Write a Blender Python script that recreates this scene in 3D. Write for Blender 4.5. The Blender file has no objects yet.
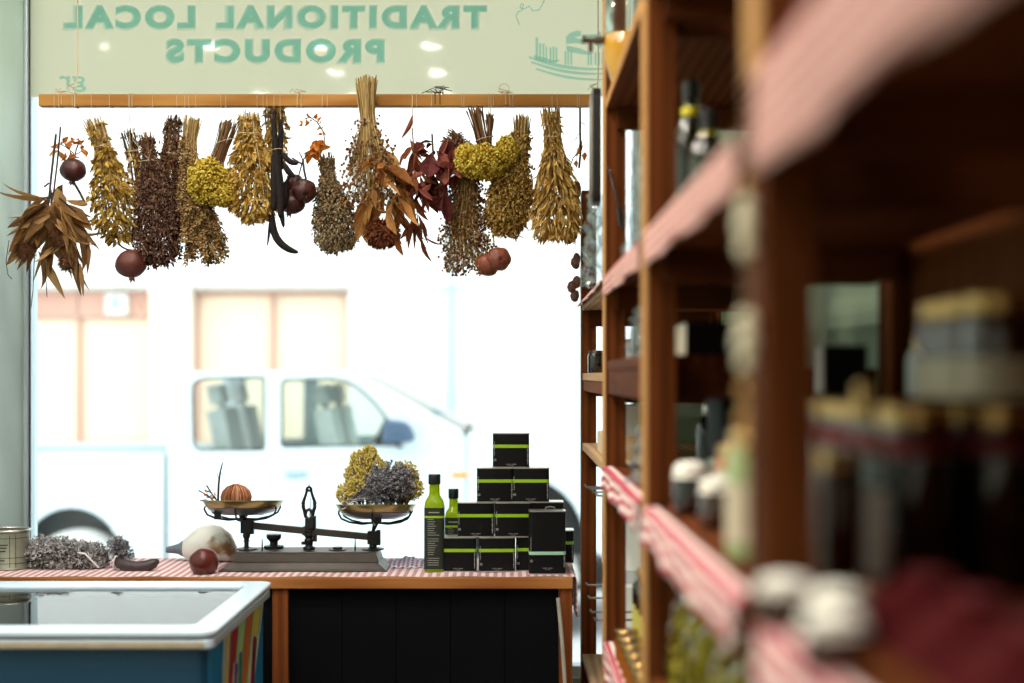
import bpy, bmesh, math, random
from mathutils import Vector, Matrix, Euler
R = random.Random(7)
PI = math.pi
SC = bpy.context.scene
COL = SC.collection
FPX, CX, CY, CAMZ = 1422.0, 512.0, 375.0, 1.40
def P(px, py, Y):
    """world point on the ray of a photo pixel at distance Y"""
    return Vector(((px - CX) * Y / FPX, Y, CAMZ - (py - CY) * Y / FPX))
def V(*a): return Vector(a)
def srgb(r, g, b):
    f = lambda c: (c / 255 / 12.92) if c / 255 <= 0.04045 else ((c / 255 + 0.055) / 1.055) ** 2.4
    return (f(r), f(g), f(b), 1)

# ------------------------------------------------------------------ materials
MATS = {}
class NT:
    def __init__(s, name):
        s.m = bpy.data.materials.new(name); s.m.use_nodes = True
        s.n = s.m.node_tree.nodes; s.l = s.m.node_tree.links; s.n.clear()
        s.out = s.n.new('ShaderNodeOutputMaterial'); MATS[name] = s.m
    def new(s, t, **kw):
        x = s.n.new('ShaderNode' + t)
        for k, v in kw.items(): setattr(x, k, v)
        return x
    def link(s, a, b): s.l.new(a, b)
    def bsdf(s, color=None, rough=.5, metal=0, **kw):
        b = s.new('BsdfPrincipled')
        if color is not None: b.inputs['Base Color'].default_value = color
        b.inputs['Roughness'].default_value = rough; b.inputs['Metallic'].default_value = metal
        for k, v in kw.items(): b.inputs[k.replace('_', ' ')].default_value = v
        return b
    def coords(s, scale=(1, 1, 1)):
        tc = s.new('TexCoord'); mp = s.new('Mapping'); mp.inputs['Scale'].default_value = scale
        s.link(tc.outputs['Object'], mp.inputs['Vector']); return mp.outputs['Vector']
    def noise(s, vec, scale=5, detail=4, rough=.6):
        n = s.new('TexNoise'); n.inputs['Scale'].default_value = scale; n.inputs['Detail'].default_value = detail
        n.inputs['Roughness'].default_value = rough
        if vec is not None: s.link(vec, n.inputs['Vector'])
        return n.outputs['Fac']
    def ramp(s, fac, stops):
        r = s.new('ValToRGB'); e = r.color_ramp.elements
        while len(e) < len(stops): e.new(.5)
        for i, (p, c) in enumerate(stops): e[i].position = p; e[i].color = c
        s.link(fac, r.inputs['Fac']); return r.outputs['Color']
    def bump(s, fac, b, strength=.2, dist=.005):
        k = s.new('Bump'); k.inputs['Strength'].default_value = strength; k.inputs['Distance'].default_value = dist
        s.link(fac, k.inputs['Height']); s.link(k.outputs['Normal'], b.inputs['Normal'])
    def end(s, sock): s.link(sock, s.out.inputs['Surface']); return s.m

def plain(name, color, rough=.5, metal=0, var=.12, scale=30, bump=0, **kw):
    t = NT(name); b = t.bsdf(color, rough, metal, **kw)
    f = t.noise(t.coords(), scale)
    lo = tuple(c * (1 - var) for c in color[:3]) + (1,); hi = tuple(min(1, c * (1 + var)) for c in color[:3]) + (1,)
    t.link(t.ramp(f, [(.3, lo), (.7, hi)]), b.inputs['Base Color'])
    if bump: t.bump(f, b, bump)
    return t.end(b.outputs[0])
def wood(name, c1, c2, axis=2, rough=.75, scale=1.0):
    t = NT(name); b = t.bsdf(c1, rough); b.inputs['Specular IOR Level'].default_value = .06
    sc = [38 * scale] * 3; sc[axis] = 2.2 * scale
    v = t.coords(tuple(sc)); f = t.noise(v, 1.0, 6, .65)
    w = t.new('TexWave'); w.inputs['Scale'].default_value = .35; w.inputs['Distortion'].default_value = 5
    w.inputs['Detail'].default_value = 3; t.link(v, w.inputs['Vector'])
    mx = t.new('Mix'); mx.inputs[0].default_value = .35; t.link(f, mx.inputs[2]); t.link(w.outputs['Fac'], mx.inputs[3])
    t.link(t.ramp(mx.outputs[0], [(.25, c1), (.75, c2)]), b.inputs['Base Color']); t.bump(f, b, .15, .002)
    return t.end(b.outputs[0])
def tinted(name, cols, rough=.75, trans=.25, spec=.2):
    """colour from the per-piece 'tint' attribute: each leaf or floret has its own natural shade"""
    t = NT(name); b = t.bsdf(cols[0], rough); b.inputs['Specular IOR Level'].default_value = spec
    a = t.new('Attribute', attribute_name='tint')
    f = t.noise(t.coords(), 90, 3)
    ad = t.new('Math', operation='MULTIPLY_ADD'); ad.inputs[1].default_value = .3
    t.link(f, ad.inputs[0]); t.link(a.outputs['Fac'], ad.inputs[2])
    sb = t.new('Math', operation='SUBTRACT'); sb.inputs[1].default_value = .15; t.link(ad.outputs[0], sb.inputs[0])
    n = len(cols) - 1
    c = t.ramp(sb.outputs[0], [(i / n, k) for i, k in enumerate(cols)])
    t.link(c, b.inputs['Base Color'])
    if not trans: return t.end(b.outputs[0])
    tr = t.new('BsdfTranslucent'); t.link(c, tr.inputs['Color'])
    m = t.new('MixShader'); m.inputs[0].default_value = trans
    t.link(b.outputs[0], m.inputs[1]); t.link(tr.outputs[0], m.inputs[2]); return t.end(m.outputs[0])
def thin_glass(name, tint=(1, 1, 1, 1), rough=.0, ior=1.5):
    t = NT(name); tp = t.new('BsdfTransparent'); tp.inputs['Color'].default_value = tint
    g = t.new('BsdfGlossy'); g.inputs['Roughness'].default_value = rough
    fr = t.new('Fresnel'); fr.inputs['IOR'].default_value = ior
    m = t.new('MixShader'); t.link(fr.outputs[0], m.inputs[0]); t.link(tp.outputs[0], m.inputs[1]); t.link(g.outputs[0], m.inputs[2])
    return t.end(m.outputs[0])
def translucent(name, color, amount=.6, rough=.3, spec=.5):
    t = NT(name); b = t.bsdf(color, rough); b.inputs['Specular IOR Level'].default_value = spec
    tr = t.new('BsdfTranslucent'); tr.inputs['Color'].default_value = color
    m = t.new('MixShader'); m.inputs[0].default_value = amount
    f = t.noise(t.coords((2, 1, 2)), 2)
    t.link(t.ramp(f, [(.2, tuple(c * .94 for c in color[:3]) + (1,)), (.8, color)]), b.inputs['Base Color'])
    t.link(b.outputs[0], m.inputs[1]); t.link(tr.outputs[0], m.inputs[2]); return t.end(m.outputs[0])
def gingham(name, red, white, period=.02, axes=(0, 1), rough=.85, stripes=False):
    t = NT(name); b = t.bsdf(red, rough); b.inputs['Specular IOR Level'].default_value = .1
    v = t.coords(); sp = t.new('SeparateXYZ'); t.link(v, sp.inputs[0])
    def sq(ax):
        d = t.new('Math', operation='DIVIDE'); d.inputs[1].default_value = period; src = sp.outputs[ax]
        if ax == 2:   # the fold over the edge: the pattern runs on from the drop to the top
            df = t.new('Math', operation='SUBTRACT'); t.link(sp.outputs[2], df.inputs[0]); t.link(sp.outputs[0], df.inputs[1]); src = df.outputs[0]
            ng = t.new('Math', operation='ADD'); ng.inputs[1].default_value = 5.0; t.link(src, ng.inputs[0]); src = ng.outputs[0]
        t.link(src, d.inputs[0])
        f = t.new('Math', operation='FRACT'); t.link(d.outputs[0], f.inputs[0])
        g = t.new('Math', operation='GREATER_THAN'); g.inputs[1].default_value = .5; t.link(f.outputs[0], g.inputs[0]); return g.outputs[0]
    a1 = sq(axes[0])
    if stripes: fac = a1
    else:
        a2 = sq(axes[1]); s = t.new('Math', operation='ADD'); t.link(a1, s.inputs[0]); t.link(a2, s.inputs[1])
        h = t.new('Math', operation='MULTIPLY'); h.inputs[1].default_value = .5; t.link(s.outputs[0], h.inputs[0]); fac = h.outputs[0]
    mid = tuple(w * .62 + r * .38 for w, r in zip(white, red))
    t.link(t.ramp(fac, [(0, white), (.5, mid), (1, red)]), b.inputs['Base Color']); return t.end(b.outputs[0])
def emit(name, color, strength):
    t = NT(name); e = t.new('Emission'); e.inputs[0].default_value = color; e.inputs[1].default_value = strength
    return t.end(e.outputs[0])

# ------------------------------------------------------------------ mesh building
ORG = {}
def frame(d):
    d = d.normalized(); u = d.cross(V(0, 1, 0))
    if u.length < .05: u = d.cross(V(1, 0, 0))
    u.normalize(); return d, u, d.cross(u).normalized()
class MB:
    def __init__(s): s.v, s.f, s.t = [], [], []
    def add(s, vs, fs, tint=.5):
        o = len(s.v); s.v += [tuple(x) for x in vs]; s.t += [tint] * len(vs); s.f += [tuple(i + o for i in f) for f in fs]; return s
    def box(s, c, size, rot=None, taper=1, tint=.5):
        x, y, z = [k / 2 for k in size]; c = Vector(c)
        vs = [V(a * x * (taper if e > 0 else 1), b * y * (taper if e > 0 else 1), e * z) for e in (-1, 1) for b in (-1, 1) for a in (-1, 1)]
        if rot is not None: vs = [rot @ k for k in vs]
        return s.add([k + c for k in vs], [(0, 2, 3, 1), (4, 5, 7, 6), (0, 1, 5, 4), (2, 6, 7, 3), (0, 4, 6, 2), (1, 3, 7, 5)], tint)
    def bx(s, x0, x1, y0, y1, z0, z1): return s.box(((x0 + x1) / 2, (y0 + y1) / 2, (z0 + z1) / 2), (x1 - x0, y1 - y0, z1 - z0))
    def tube(s, pts, rad, sides=6, tint=.5, closed=False):
        pts = [Vector(p) for p in pts]; n = len(pts)
        if not isinstance(rad, (list, tuple)): rad = [rad] * n
        vs, fs = [], []; pu = None
        for i, p in enumerate(pts):
            if closed: d = pts[(i + 1) % n] - pts[i - 1]
            else: d = pts[min(i + 1, n - 1)] - pts[max(i - 1, 0)]
            if d.length < 1e-9: d = V(0, 0, 1)
            d.normalize()
            if pu is None: _, u, w = frame(d)
            else:
                u = pu - d * pu.dot(d)
                if u.length < 1e-4: _, u, w = frame(d)
                u.normalize(); w = d.cross(u)
            pu = u
            for k in range(sides):
                a = 2 * PI * k / sides; vs.append(p + (u * math.cos(a) + w * math.sin(a)) * rad[i])
        m = n if closed else n - 1
        for i in range(m):
            for k in range(sides):
                a, b = i * sides + k, i * sides + (k + 1) % sides; c, d_ = ((i + 1) % n) * sides + (k + 1) % sides, ((i + 1) % n) * sides + k
                fs.append((a, b, c, d_))
        if not closed:
            fs.append(tuple(range(sides - 1, -1, -1))); fs.append(tuple((n - 1) * sides + k for k in range(sides)))
        return s.add(vs, fs, tint)
    def lathe(s, prof, c=(0, 0, 0), seg=24, axis=None, tint=.5, sx=1, sy=1, wob=0, ribs=0, cap=True):
        """profile of (radius, height); axis: direction of the height"""
        c = Vector(c); d = Vector(axis).normalized() if axis is not None else V(0, 0, 1)
        if axis is None: u, w = V(1, 0, 0), V(0, 1, 0)
        else: d, u, w = frame(d)
        vs, fs = [], []
        for r, h in prof:
            for k in range(seg):
                a = 2 * PI * k / seg; rr = r * (1 + wob * math.cos(ribs * a)) if ribs else r
                vs.append(c + u * (rr * math.cos(a) * sx) + w * (rr * math.sin(a) * sy) + d * h)
        n = len(prof)
        for i in range(n - 1):
            for k in range(seg):
                k2 = (k + 1) % seg; fs.append((i * seg + k, i * seg + k2, (i + 1) * seg + k2, (i + 1) * seg + k))
        if cap and prof[0][0] > 1e-6: fs.append(tuple(range(seg - 1, -1, -1)))
        if cap and prof[-1][0] > 1e-6: fs.append(tuple((n - 1) * seg + k for k in range(seg)))
        return s.add(vs, fs, tint)
    def ball(s, c, r, tint=.5, seg=6, rings=4, sq=(1, 1, 1), jit=0):
        c = Vector(c); vs = [c + V(0, 0, r * sq[2])]; fs = []
        for i in range(1, rings):
            a = PI * i / rings
            for k in range(seg):
                b = 2 * PI * (k + .5 * (i % 2)) / seg; j = 1 + R.uniform(-jit, jit)
                vs.append(c + V(math.sin(a) * math.cos(b) * sq[0], math.sin(a) * math.sin(b) * sq[1], math.cos(a) * sq[2]) * r * j)
        vs.append(c - V(0, 0, r * sq[2])); L = len(vs) - 1
        for k in range(seg):
            k2 = (k + 1) % seg; fs.append((0, 1 + k, 1 + k2)); b = 1 + (rings - 2) * seg; fs.append((L, b + k2, b + k))
            for i in range(rings - 2): q = 1 + i * seg; fs.append((q + k, q + seg + k, q + seg + k2, q + k2))
        return s.add(vs, fs, tint)
    def blade(s, base, d, L, W, bend=.2, fold=.25, n=4, tint=.5, peak=.4, side=None, curl=0):
        """a leaf: midrib and two margins, folded along the midrib, bending towards gravity"""
        d = d.normalized(); u = side if side is not None else V(R.gauss(0, 1), R.gauss(0, 1), R.gauss(0, 1))
        u = u - d * u.dot(d)
        if u.length < 1e-3: _, u, _ = frame(d)
        u.normalize(); nn = d.cross(u); p = Vector(base); vs, fs = [p.copy()], []; st = L / n
        for i in range(1, n + 1):
            d = (d + V(0, 0, -bend / n) + nn * (curl / n)).normalized(); u = (u - d * u.dot(d)).normalized(); nn = d.cross(u); p = p + d * st
            t = i / n
            if i < n:
                w = W / 2 * ((t / peak) ** .7 if t < peak else max(.05, (1 - (t - peak) / (1 - peak)) ** .8))
                vs += [p - u * w + nn * w * fold * 2, p.copy(), p + u * w + nn * w * fold * 2]
            else: vs.append(p.copy())
        fs += [(0, 1, 2), (0, 2, 3)]
        for i in range(n - 2):
            a = 1 + 3 * i; fs += [(a, a + 3, a + 4, a + 1), (a + 1, a + 4, a + 5, a + 2)]
        a = 1 + 3 * (n - 2); L_ = len(vs) - 1; fs += [(a, L_, a + 1), (a + 1, L_, a + 2)]
        return s.add(vs, fs, tint)
    def prism(s, pts, ext):
        """polygon (3D points) pushed along ext"""
        n = len(pts); e = Vector(ext); a = [Vector(p) for p in pts]; b = [p + e for p in a]
        fs = [tuple(range(n)), tuple(range(2 * n - 1, n - 1, -1))] + [(i, n + i, n + (i + 1) % n, (i + 1) % n) for i in range(n)]
        return s.add(a + b, fs)
    def grid(s, fn, nu, nv):
        vs = [fn(i / nu, j / nv) for j in range(nv + 1) for i in range(nu + 1)]
        fs = [(j * (nu + 1) + i, j * (nu + 1) + i + 1, (j + 1) * (nu + 1) + i + 1, (j + 1) * (nu + 1) + i) for j in range(nv) for i in range(nu)]
        return s.add(vs, fs)
    def build(s, name, mat, parent=None, smooth=None, bevel=0, thick=0, label=None, local=False, subsurf=0):
        me = bpy.data.meshes.new(name); o = bpy.data.objects.new(name, me)
        org = V(0, 0, 0)
        if parent is not None and not local: org = ORG.get(parent.name, V(0, 0, 0))
        if parent is None and not local:
            xs = [v[0] for v in s.v]; ys = [v[1] for v in s.v]; zs = [v[2] for v in s.v]
            org = V((min(xs) + max(xs)) / 2, (min(ys) + max(ys)) / 2, min(zs)); o.location = org
        me.from_pydata([Vector(v) - org for v in s.v], [], s.f)
        bm = bmesh.new(); bm.from_mesh(me); bmesh.ops.recalc_face_normals(bm, faces=bm.faces); bm.to_mesh(me); bm.free()
        at = me.attributes.new('tint', 'FLOAT', 'POINT'); at.data.foreach_set('value', s.t)
        me.materials.append(MATS[mat]); COL.objects.link(o)
        if smooth is not None:
            me.shade_smooth()
            if smooth < 180: me.set_sharp_from_angle(angle=math.radians(smooth))
        if thick: m = o.modifiers.new('thickness', 'SOLIDIFY'); m.thickness = thick; m.offset = 0
        if bevel: m = o.modifiers.new('bevel', 'BEVEL'); m.width = bevel; m.segments = 2; m.limit_method = 'ANGLE'
        if subsurf: m = o.modifiers.new('sub', 'SUBSURF'); m.levels = m.render_levels = subsurf
        if parent is not None: o.parent = parent
        ORG[o.name] = org
        if label: o['label'] = label
        return o
def tag(o, label, cat, group=None, kind=None):
    o['label'] = label; o['category'] = cat
    if group: o['group'] = group
    if kind: o['kind'] = kind
    return o
def thing(name, loc, label, cat, group=None, rz=0):
    o = bpy.data.objects.new(name, None); o.empty_display_size = .05; COL.objects.link(o)
    o.location = loc; o.rotation_euler = (0, 0, rz); ORG[o.name] = Vector(loc); return tag(o, label, cat, group)
def dup(root, loc, rz=0, label=None, group=None, scale=None):
    def cp(o, par):
        c = o.copy(); COL.objects.link(c)
        if par is not None: c.parent = par
        for ch in list(o.children): cp(ch, c)
        return c
    r = cp(root, None); r.location = loc; r.rotation_euler = (0, 0, rz); ORG[r.name] = Vector(loc)
    if scale: r.scale = (scale,) * 3 if not isinstance(scale, tuple) else scale
    if label: r['label'] = label
    if group: r['group'] = group
    return r
def struct(mb, name, mat, parent=None, **kw):
    o = mb.build(name, mat, parent, **kw)
    if parent is None: o['kind'] = 'structure'
    return o
def rounded(pts, r, n=5):
    """2D polygon with rounded corners; pts: (x, y[, radius])"""
    out = []; N = len(pts)
    for i, p in enumerate(pts):
        rr = p[2] if len(p) > 2 else r
        a, b, c = Vector(pts[i - 1][:2]), Vector(p[:2]), Vector(pts[(i + 1) % N][:2])
        d1, d2 = (a - b), (c - b); k = min(rr, d1.length * .49, d2.length * .49)
        if k < 1e-6: out.append(tuple(b)); continue
        p1, p2 = b + d1.normalized() * k, b + d2.normalized() * k
        for j in range(n + 1):
            t = j / n; out.append(tuple(p1.lerp(b, t).lerp(b.lerp(p2, t), t)))
    return out
def panel(name, outline, holes, y, thick, mat, parent=None, bevel=.0):
    """flat plate in the XZ plane with cut-out holes, thick along Y, one mesh"""
    cu = bpy.data.curves.new(name + '_c', 'CURVE'); cu.dimensions = '2D'; cu.fill_mode = 'BOTH'
    cu.extrude = thick / 2 - bevel; cu.bevel_depth = bevel; cu.bevel_resolution = 2; cu.offset = -bevel
    for lp in [outline] + list(holes):
        sp = cu.splines.new('POLY'); sp.points.add(len(lp) - 1); sp.use_cyclic_u = True
        for q, p in zip(sp.points, lp): q.co = (p[0], p[1], 0, 1)
    ob = bpy.data.objects.new(name + '_c', cu); COL.objects.link(ob)
    bpy.context.view_layer.update()
    me = bpy.data.meshes.new_from_object(ob.evaluated_get(bpy.context.evaluated_depsgraph_get()))
    bpy.data.objects.remove(ob); m = MB()
    m.add([V(v.co.x, y - v.co.z, v.co.y) for v in me.vertices], [tuple(p.vertices) for p in me.polygons])
    bpy.data.meshes.remove(me)
    return m.build(name, mat, parent, smooth=35)
def text_mesh(body, box, Y, offset=0.0, mirror=True, shear=0, thick=0):
    """lettering fitted to a photo-pixel box on the plane at Y; returns an MB"""
    cu = bpy.data.curves.new('txt', 'FONT'); cu.body = body; cu.offset = offset; cu.fill_mode = 'FRONT'; cu.resolution_u = 6
    cu.space_character = 1.0 + offset * 5
    ob = bpy.data.objects.new('txt', cu); COL.objects.link(ob); bpy.context.view_layer.update()
    me = bpy.data.meshes.new_from_object(ob.evaluated_get(bpy.context.evaluated_depsgraph_get())); bpy.data.objects.remove(ob)
    xs = [v.co.x for v in me.vertices]; ys = [v.co.y for v in me.vertices]
    x0, x1, y0, y1 = min(xs), max(xs), min(ys), max(ys); l, t, r, b = box; vs = []
    for v in me.vertices:
        a = (v.co.x - x0) / (x1 - x0); a = 1 - a if mirror else a; e = (v.co.y - y0) / (y1 - y0)
        vs.append(P(l + (r - l) * a, b + (t - b) * e, Y))
    m = MB(); m.add(vs, [tuple(p.vertices) for p in me.polygons]); bpy.data.meshes.remove(me); return m
def jit(c, a): return (max(0, c[0] + R.uniform(-a, a)), max(0, c[1] + R.uniform(-a, a)))
# ------------------------------------------------------------------ camera, sky, colour management
cam_d = bpy.data.cameras.new('camera'); cam = bpy.data.objects.new('camera', cam_d); COL.objects.link(cam)
cam.location = (0, 0, CAMZ); cam.rotation_euler = (PI / 2, 0, 0); cam_d.lens = 36 * FPX / 1024; cam_d.sensor_width = 36
cam_d.shift_y = (CY - 341.5) / 1024; cam_d.clip_start = .02
cam_d.dof.use_dof = True; cam_d.dof.focus_distance = 3.8; cam_d.dof.aperture_fstop = 1.45; cam_d.dof.aperture_blades = 0
SC.camera = cam
SC.view_settings.view_transform = 'Standard'; SC.view_settings.look = 'None'
SC.view_settings.exposure = 0.38; SC.view_settings.gamma = 1.0
SC.cycles.use_denoising = True; SC.cycles.max_bounces = 9; SC.cycles.transparent_max_bounces = 16
SC.cycles.sample_clamp_indirect = 6; SC.cycles.caustics_reflective = False; SC.cycles.caustics_refractive = False
w = bpy.data.worlds.new('overcast_sky'); SC.world = w; w.use_nodes = True
bg = w.node_tree.nodes['Background']; bg.inputs[0].default_value = (.90, .97, 1, 1); bg.inputs[1].default_value = SKY = 2.55

# ------------------------------------------------------------------ materials
wood('shelf_wood', srgb(116, 62, 28), srgb(76, 38, 16), 2)
wood('shelf_wood_along', srgb(116, 62, 28), srgb(76, 38, 16), 1)
wood('batten_wood', srgb(104, 54, 24), srgb(70, 34, 14), 0)
wood('pine_board', srgb(206, 172, 132), srgb(176, 136, 96), 1)
wood('beam_wood', srgb(176, 128, 70), srgb(142, 94, 44), 0, .5)
wood('table_wood', srgb(186, 126, 74), srgb(146, 88, 46), 0, .4)
wood('table_leg_wood', srgb(140, 80, 44), srgb(104, 54, 28), 2, .4)
plain('mint_paint', srgb(226, 252, 248), .6, 0, .03, 6)
plain('green_paint', srgb(158, 178, 150), .7, 0, .05, 3)
plain('ceiling_paint', srgb(236, 234, 224), .8, 0, .02, 4)
plain('floor_tile', srgb(150, 140, 126), .4, 0, .08, 5)
plain('aluminium_frame', srgb(200, 214, 222), .35, .3, .04, 8)
plain('gasket_rubber', srgb(40, 52, 58), .6)
MATS['window_glass'] = thin_glass('window_glass', (.975, .99, .985, 1))
translucent('sign_film', srgb(255, 250, 216), .9, .05, 1.0)
def vinyl(name, tint, body, amount):
    t = NT(name); tp = t.new('BsdfTransparent'); tp.inputs[0].default_value = tint + (1,); d = t.bsdf(body, .4)
    tr = t.new('BsdfTranslucent'); tr.inputs[0].default_value = body; m2 = t.new('MixShader'); t.link(d.outputs[0], m2.inputs[1]); t.link(tr.outputs[0], m2.inputs[2])
    m = t.new('MixShader'); m.inputs[0].default_value = amount; t.link(tp.outputs[0], m.inputs[1]); t.link(m2.outputs[0], m.inputs[2]); return t.end(m.outputs[0])
vinyl('sign_teal', (.54, .83, .83), srgb(120, 190, 170), .12)
vinyl('sign_mint', (.98, 1, 1), srgb(235, 250, 240), .3)
vinyl('sign_edge', (.72, .86, .84), srgb(170, 210, 195), .05)
plain('facade_white', srgb(228, 227, 222), .8, 0, .02, 2)
plain('facade_cream', srgb(240, 228, 206), .7, 0, .03, 2)
plain('facade_panel', srgb(238, 220, 194), .7, 0, .04, 1)
plain('facade_pink', srgb(206, 160, 142), .7, 0, .05, 2)
plain('pipe_grey', srgb(170, 192, 200), .5)
plain('asphalt', srgb(186, 188, 190), .9, 0, .12, 8)
plain('pavement', srgb(190, 188, 182), .9, 0, .06, 4)
plain('truck_white', srgb(206, 220, 222), .25, 0, .01, 3, Coat_Weight=.5)
plain('truck_dark', srgb(32, 36, 38), .5)
plain('tyre_rubber', srgb(214, 214, 208), .9, 0, .12, 12)
plain('wheel_silver', srgb(196, 200, 202), .4, .4)
plain('seat_cloth', srgb(205, 208, 204), .8)
plain('mirror_blue', srgb(66, 88, 112), .25)
plain('handle_grey', srgb(150, 176, 178), .4)
plain('marker_orange', srgb(240, 150, 60), .3)
MATS['car_glass'] = thin_glass('car_glass', (.86, .93, .91, 1), 0, 1.4)
emit('lamp_glow', (1, .93, .82, 1), 270)
plain('lamp_ring', srgb(235, 235, 230), .4)

# ------------------------------------------------------------------ room shell
struct(MB().bx(-2.4, .8, -1.6, 4.4, -.1, 0), 'floor', 'floor_tile')
struct(MB().bx(-2.4, .8, -1.6, 4.4, 2.8, 2.9), 'ceiling', 'ceiling_paint')
struct(MB().bx(-2.4, -2.3, -1.6, 3.5, 0, 2.8), 'wall_left', 'mint_paint')
struct(MB().bx(-2.4, -1.468, 3.5, 4.4, 0, 2.8), 'wall_corner', 'mint_paint')
struct(MB().bx(.68, .8, -1.6, 4.4, 0, 2.8), 'wall_right', 'green_paint')
struct(MB().bx(-2.4, .8, -1.7, -1.6, 0, 2.8), 'wall_back', 'ceiling_paint')
struct(MB().bx(-1.468, .68, 4.22, 4.4, 0, .5).bx(-1.468, .68, 4.22, 4.4, 2.72, 2.8).bx(.38, .68, 4.22, 4.4, .5, 2.72), 'wall_front', 'green_paint')
# shop window: glass pane in an aluminium frame
win = MB().bx(-1.468, .38, 4.296, 4.304, .5, 2.72).build('window_1', 'window_glass'); win['kind'] = 'structure'
xl = -1.468
MB().bx(xl, xl + .012, 4.27, 4.34, .5, 2.72).bx(.362, .38, 4.25, 4.34, .5, 2.72).bx(xl, .38, 4.25, 4.34, .5, .53).bx(xl, .38, 4.25, 4.34, 2.69, 2.72).build('window_frame', 'aluminium_frame', win, bevel=.003)
MB().bx(xl + .012, xl + .015, 4.285, 4.296, .53, 2.69).build('window_gasket', 'gasket_rubber', win)

# ceiling downlights mirrored in the sign film, plus unseen ones added as fill
def lamp(x, y, label):
    t = thing('ceiling_downlight', (x, y, 2.8), label, 'ceiling light', 'round downlights in the shop ceiling')
    MB().lathe([(.045, -.012), (.062, -.012), (.066, -.004), (.066, .0), (.045, .0), (.045, -.012)], (x, y, 2.8), 28, cap=False).build('trim_ring', 'lamp_ring', t, smooth=40)
    MB().lathe([(.044, -.006), (.030, -.0085), (0, -.009)], (x, y, 2.8), 24).build('lamp_lens', 'lamp_glow', t, smooth=60)
LY = [2.56, 2.03, 1.52]
for x, y in [(-1.75, LY[0]), (-1.28, LY[0]), (-.81, LY[0]), (-.345, LY[0]), (-.81, LY[1]), (-.345, LY[1]), (-1.25, LY[2]), (-.78, LY[2]), (-.33, LY[2]), (-1.15, 3.5), (-.42, 3.5), (-1.5, .5), (-.8, .5), (-.05, .95), (0, .1), (-.8, -.7)]:  # last entries, starting with the pair by the window, are added fill lamps
    lamp(x, y, 'round white downlight among the mirrored and the added fill lamps of the shop ceiling')

# ------------------------------------------------------------------ window sign: translucent film with mirrored lettering
YS = 4.290
sx0, sx1 = P(30, 0, YS).x, .36
sg = thing('window_sign', ((sx0 + sx1) / 2, YS, P(0, 97, YS).z), 'pale green translucent shop sign film across the window top with mirrored teal lettering', 'sign')
MB().add([V(sx0, YS, P(0, 97, YS).z), V(sx1, YS, P(0, 97, YS).z), V(sx1, YS, 2.69), V(sx0, YS, 2.69)], [(0, 1, 2, 3)]).build('film', 'sign_film', sg)
words = [('LOCAL', (65, 6, 195, 28)), ('TRADITIONAL', (217, 6, 486, 28)), ('PRODUCTS', (167, 39.5, 384, 62))]
for s_, b in words:
    lt = text_mesh(s_, b, YS - .0022, .045).build('lettering', 'sign_teal', sg)
    text_mesh(s_, (b[0] - 1.2, b[1] - 1.2, b[2] + 1.2, b[3] + 1.2), YS - .0012, .075).build('lettering_outline', 'sign_mint', lt)
    text_mesh(s_, (b[0] - 2.2, b[1] - 1.2, b[2] + .6, b[3] + 2.6), YS - .0008, .085).build('lettering_drop_line', 'sign_edge', lt)
text_mesh('gr', (59, 76, 86, 92), YS - .0022, .012).build('lettering', 'sign_teal', sg)
em = MB(); YE = YS - .002
def poly(pp): em.add([P(x, y, YE) for x, y in pp], [tuple(range(len(pp)))])
def band(pts, w0):  # curved band with swelling width
    n = len(pts)
    for i in range(n - 1):
        f = lambda k: w0 * (.35 + .65 * math.sin(PI * min(1, .12 + k / (n - 1))))
        (x, y), (x2, y2) = pts[i], pts[i + 1]; em.add([P(x, y, YE), P(x2, y2, YE), P(x2, y2 + f(i + 1), YE), P(x, y + f(i), YE)], [(0, 1, 2, 3)])
def arc(x0, y0, x1, y1, sag, n=16): return [(x0 + (x1 - x0) * i / n, y0 + (y1 - y0) * (1 - (1 - i / n) ** 2) + sag * math.sin(PI * i / n) * .3) for i in range(n + 1)]
band(arc(529, 56, 612, 68, 3), 3.6); band(arc(531, 61, 612, 73, 3), 3.0); band(arc(536, 68, 612, 79, 2), 2.6)
for x, t, b, ww in [(535.5, 37, 59, 2.6), (539, 43, 60, 2.2), (542.5, 43, 61, 2.0), (545.5, 46, 61, 1.6), (549.5, 47, 63, 2.0), (552.5, 46, 63, 2.0), (555.5, 47, 62, 1.8)]: poly([(x, t), (x + ww, t + 1), (x + ww, b), (x, b)])
poly([(533, 55), (546, 58), (552, 60), (560, 60), (556, 63), (545, 62), (536, 60)])
for x in (564.5, 567.2, 570.2, 587.5, 590.2, 594.5, 598, 602): poly([(x, 51 if x < 575 else 54), (x + 1.9, 51), (x + 1.9, 66), (x, 64)])
poly([(566, 44), (566, 37), (570, 33), (577, 30.5), (581, 31.5), (581, 36), (574, 37.5), (584, 40), (586, 45), (576, 43)])
poly([(566, 45.5), (578, 48), (590, 52), (591, 55), (580, 54), (567, 51)])
poly([(582, 35), (597, 34), (598, 30), (601, 33), (603, 45), (600, 49), (592, 41), (598, 38.5), (583, 38)])
em.build('emblem', 'sign_teal', sg)
MB().tube([P(x, y, YE) for x, y in [(519.5, 25), (517.5, 20), (516, 16), (518, 12), (522, 10), (523.5, 4), (521.5, 3), (520, 8), (524, 9), (529, 6), (533, 11), (539, 10), (542, 5), (544, 1), (545, -6)]], .0011, 5).build('scrawl', 'sign_teal', sg)

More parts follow.
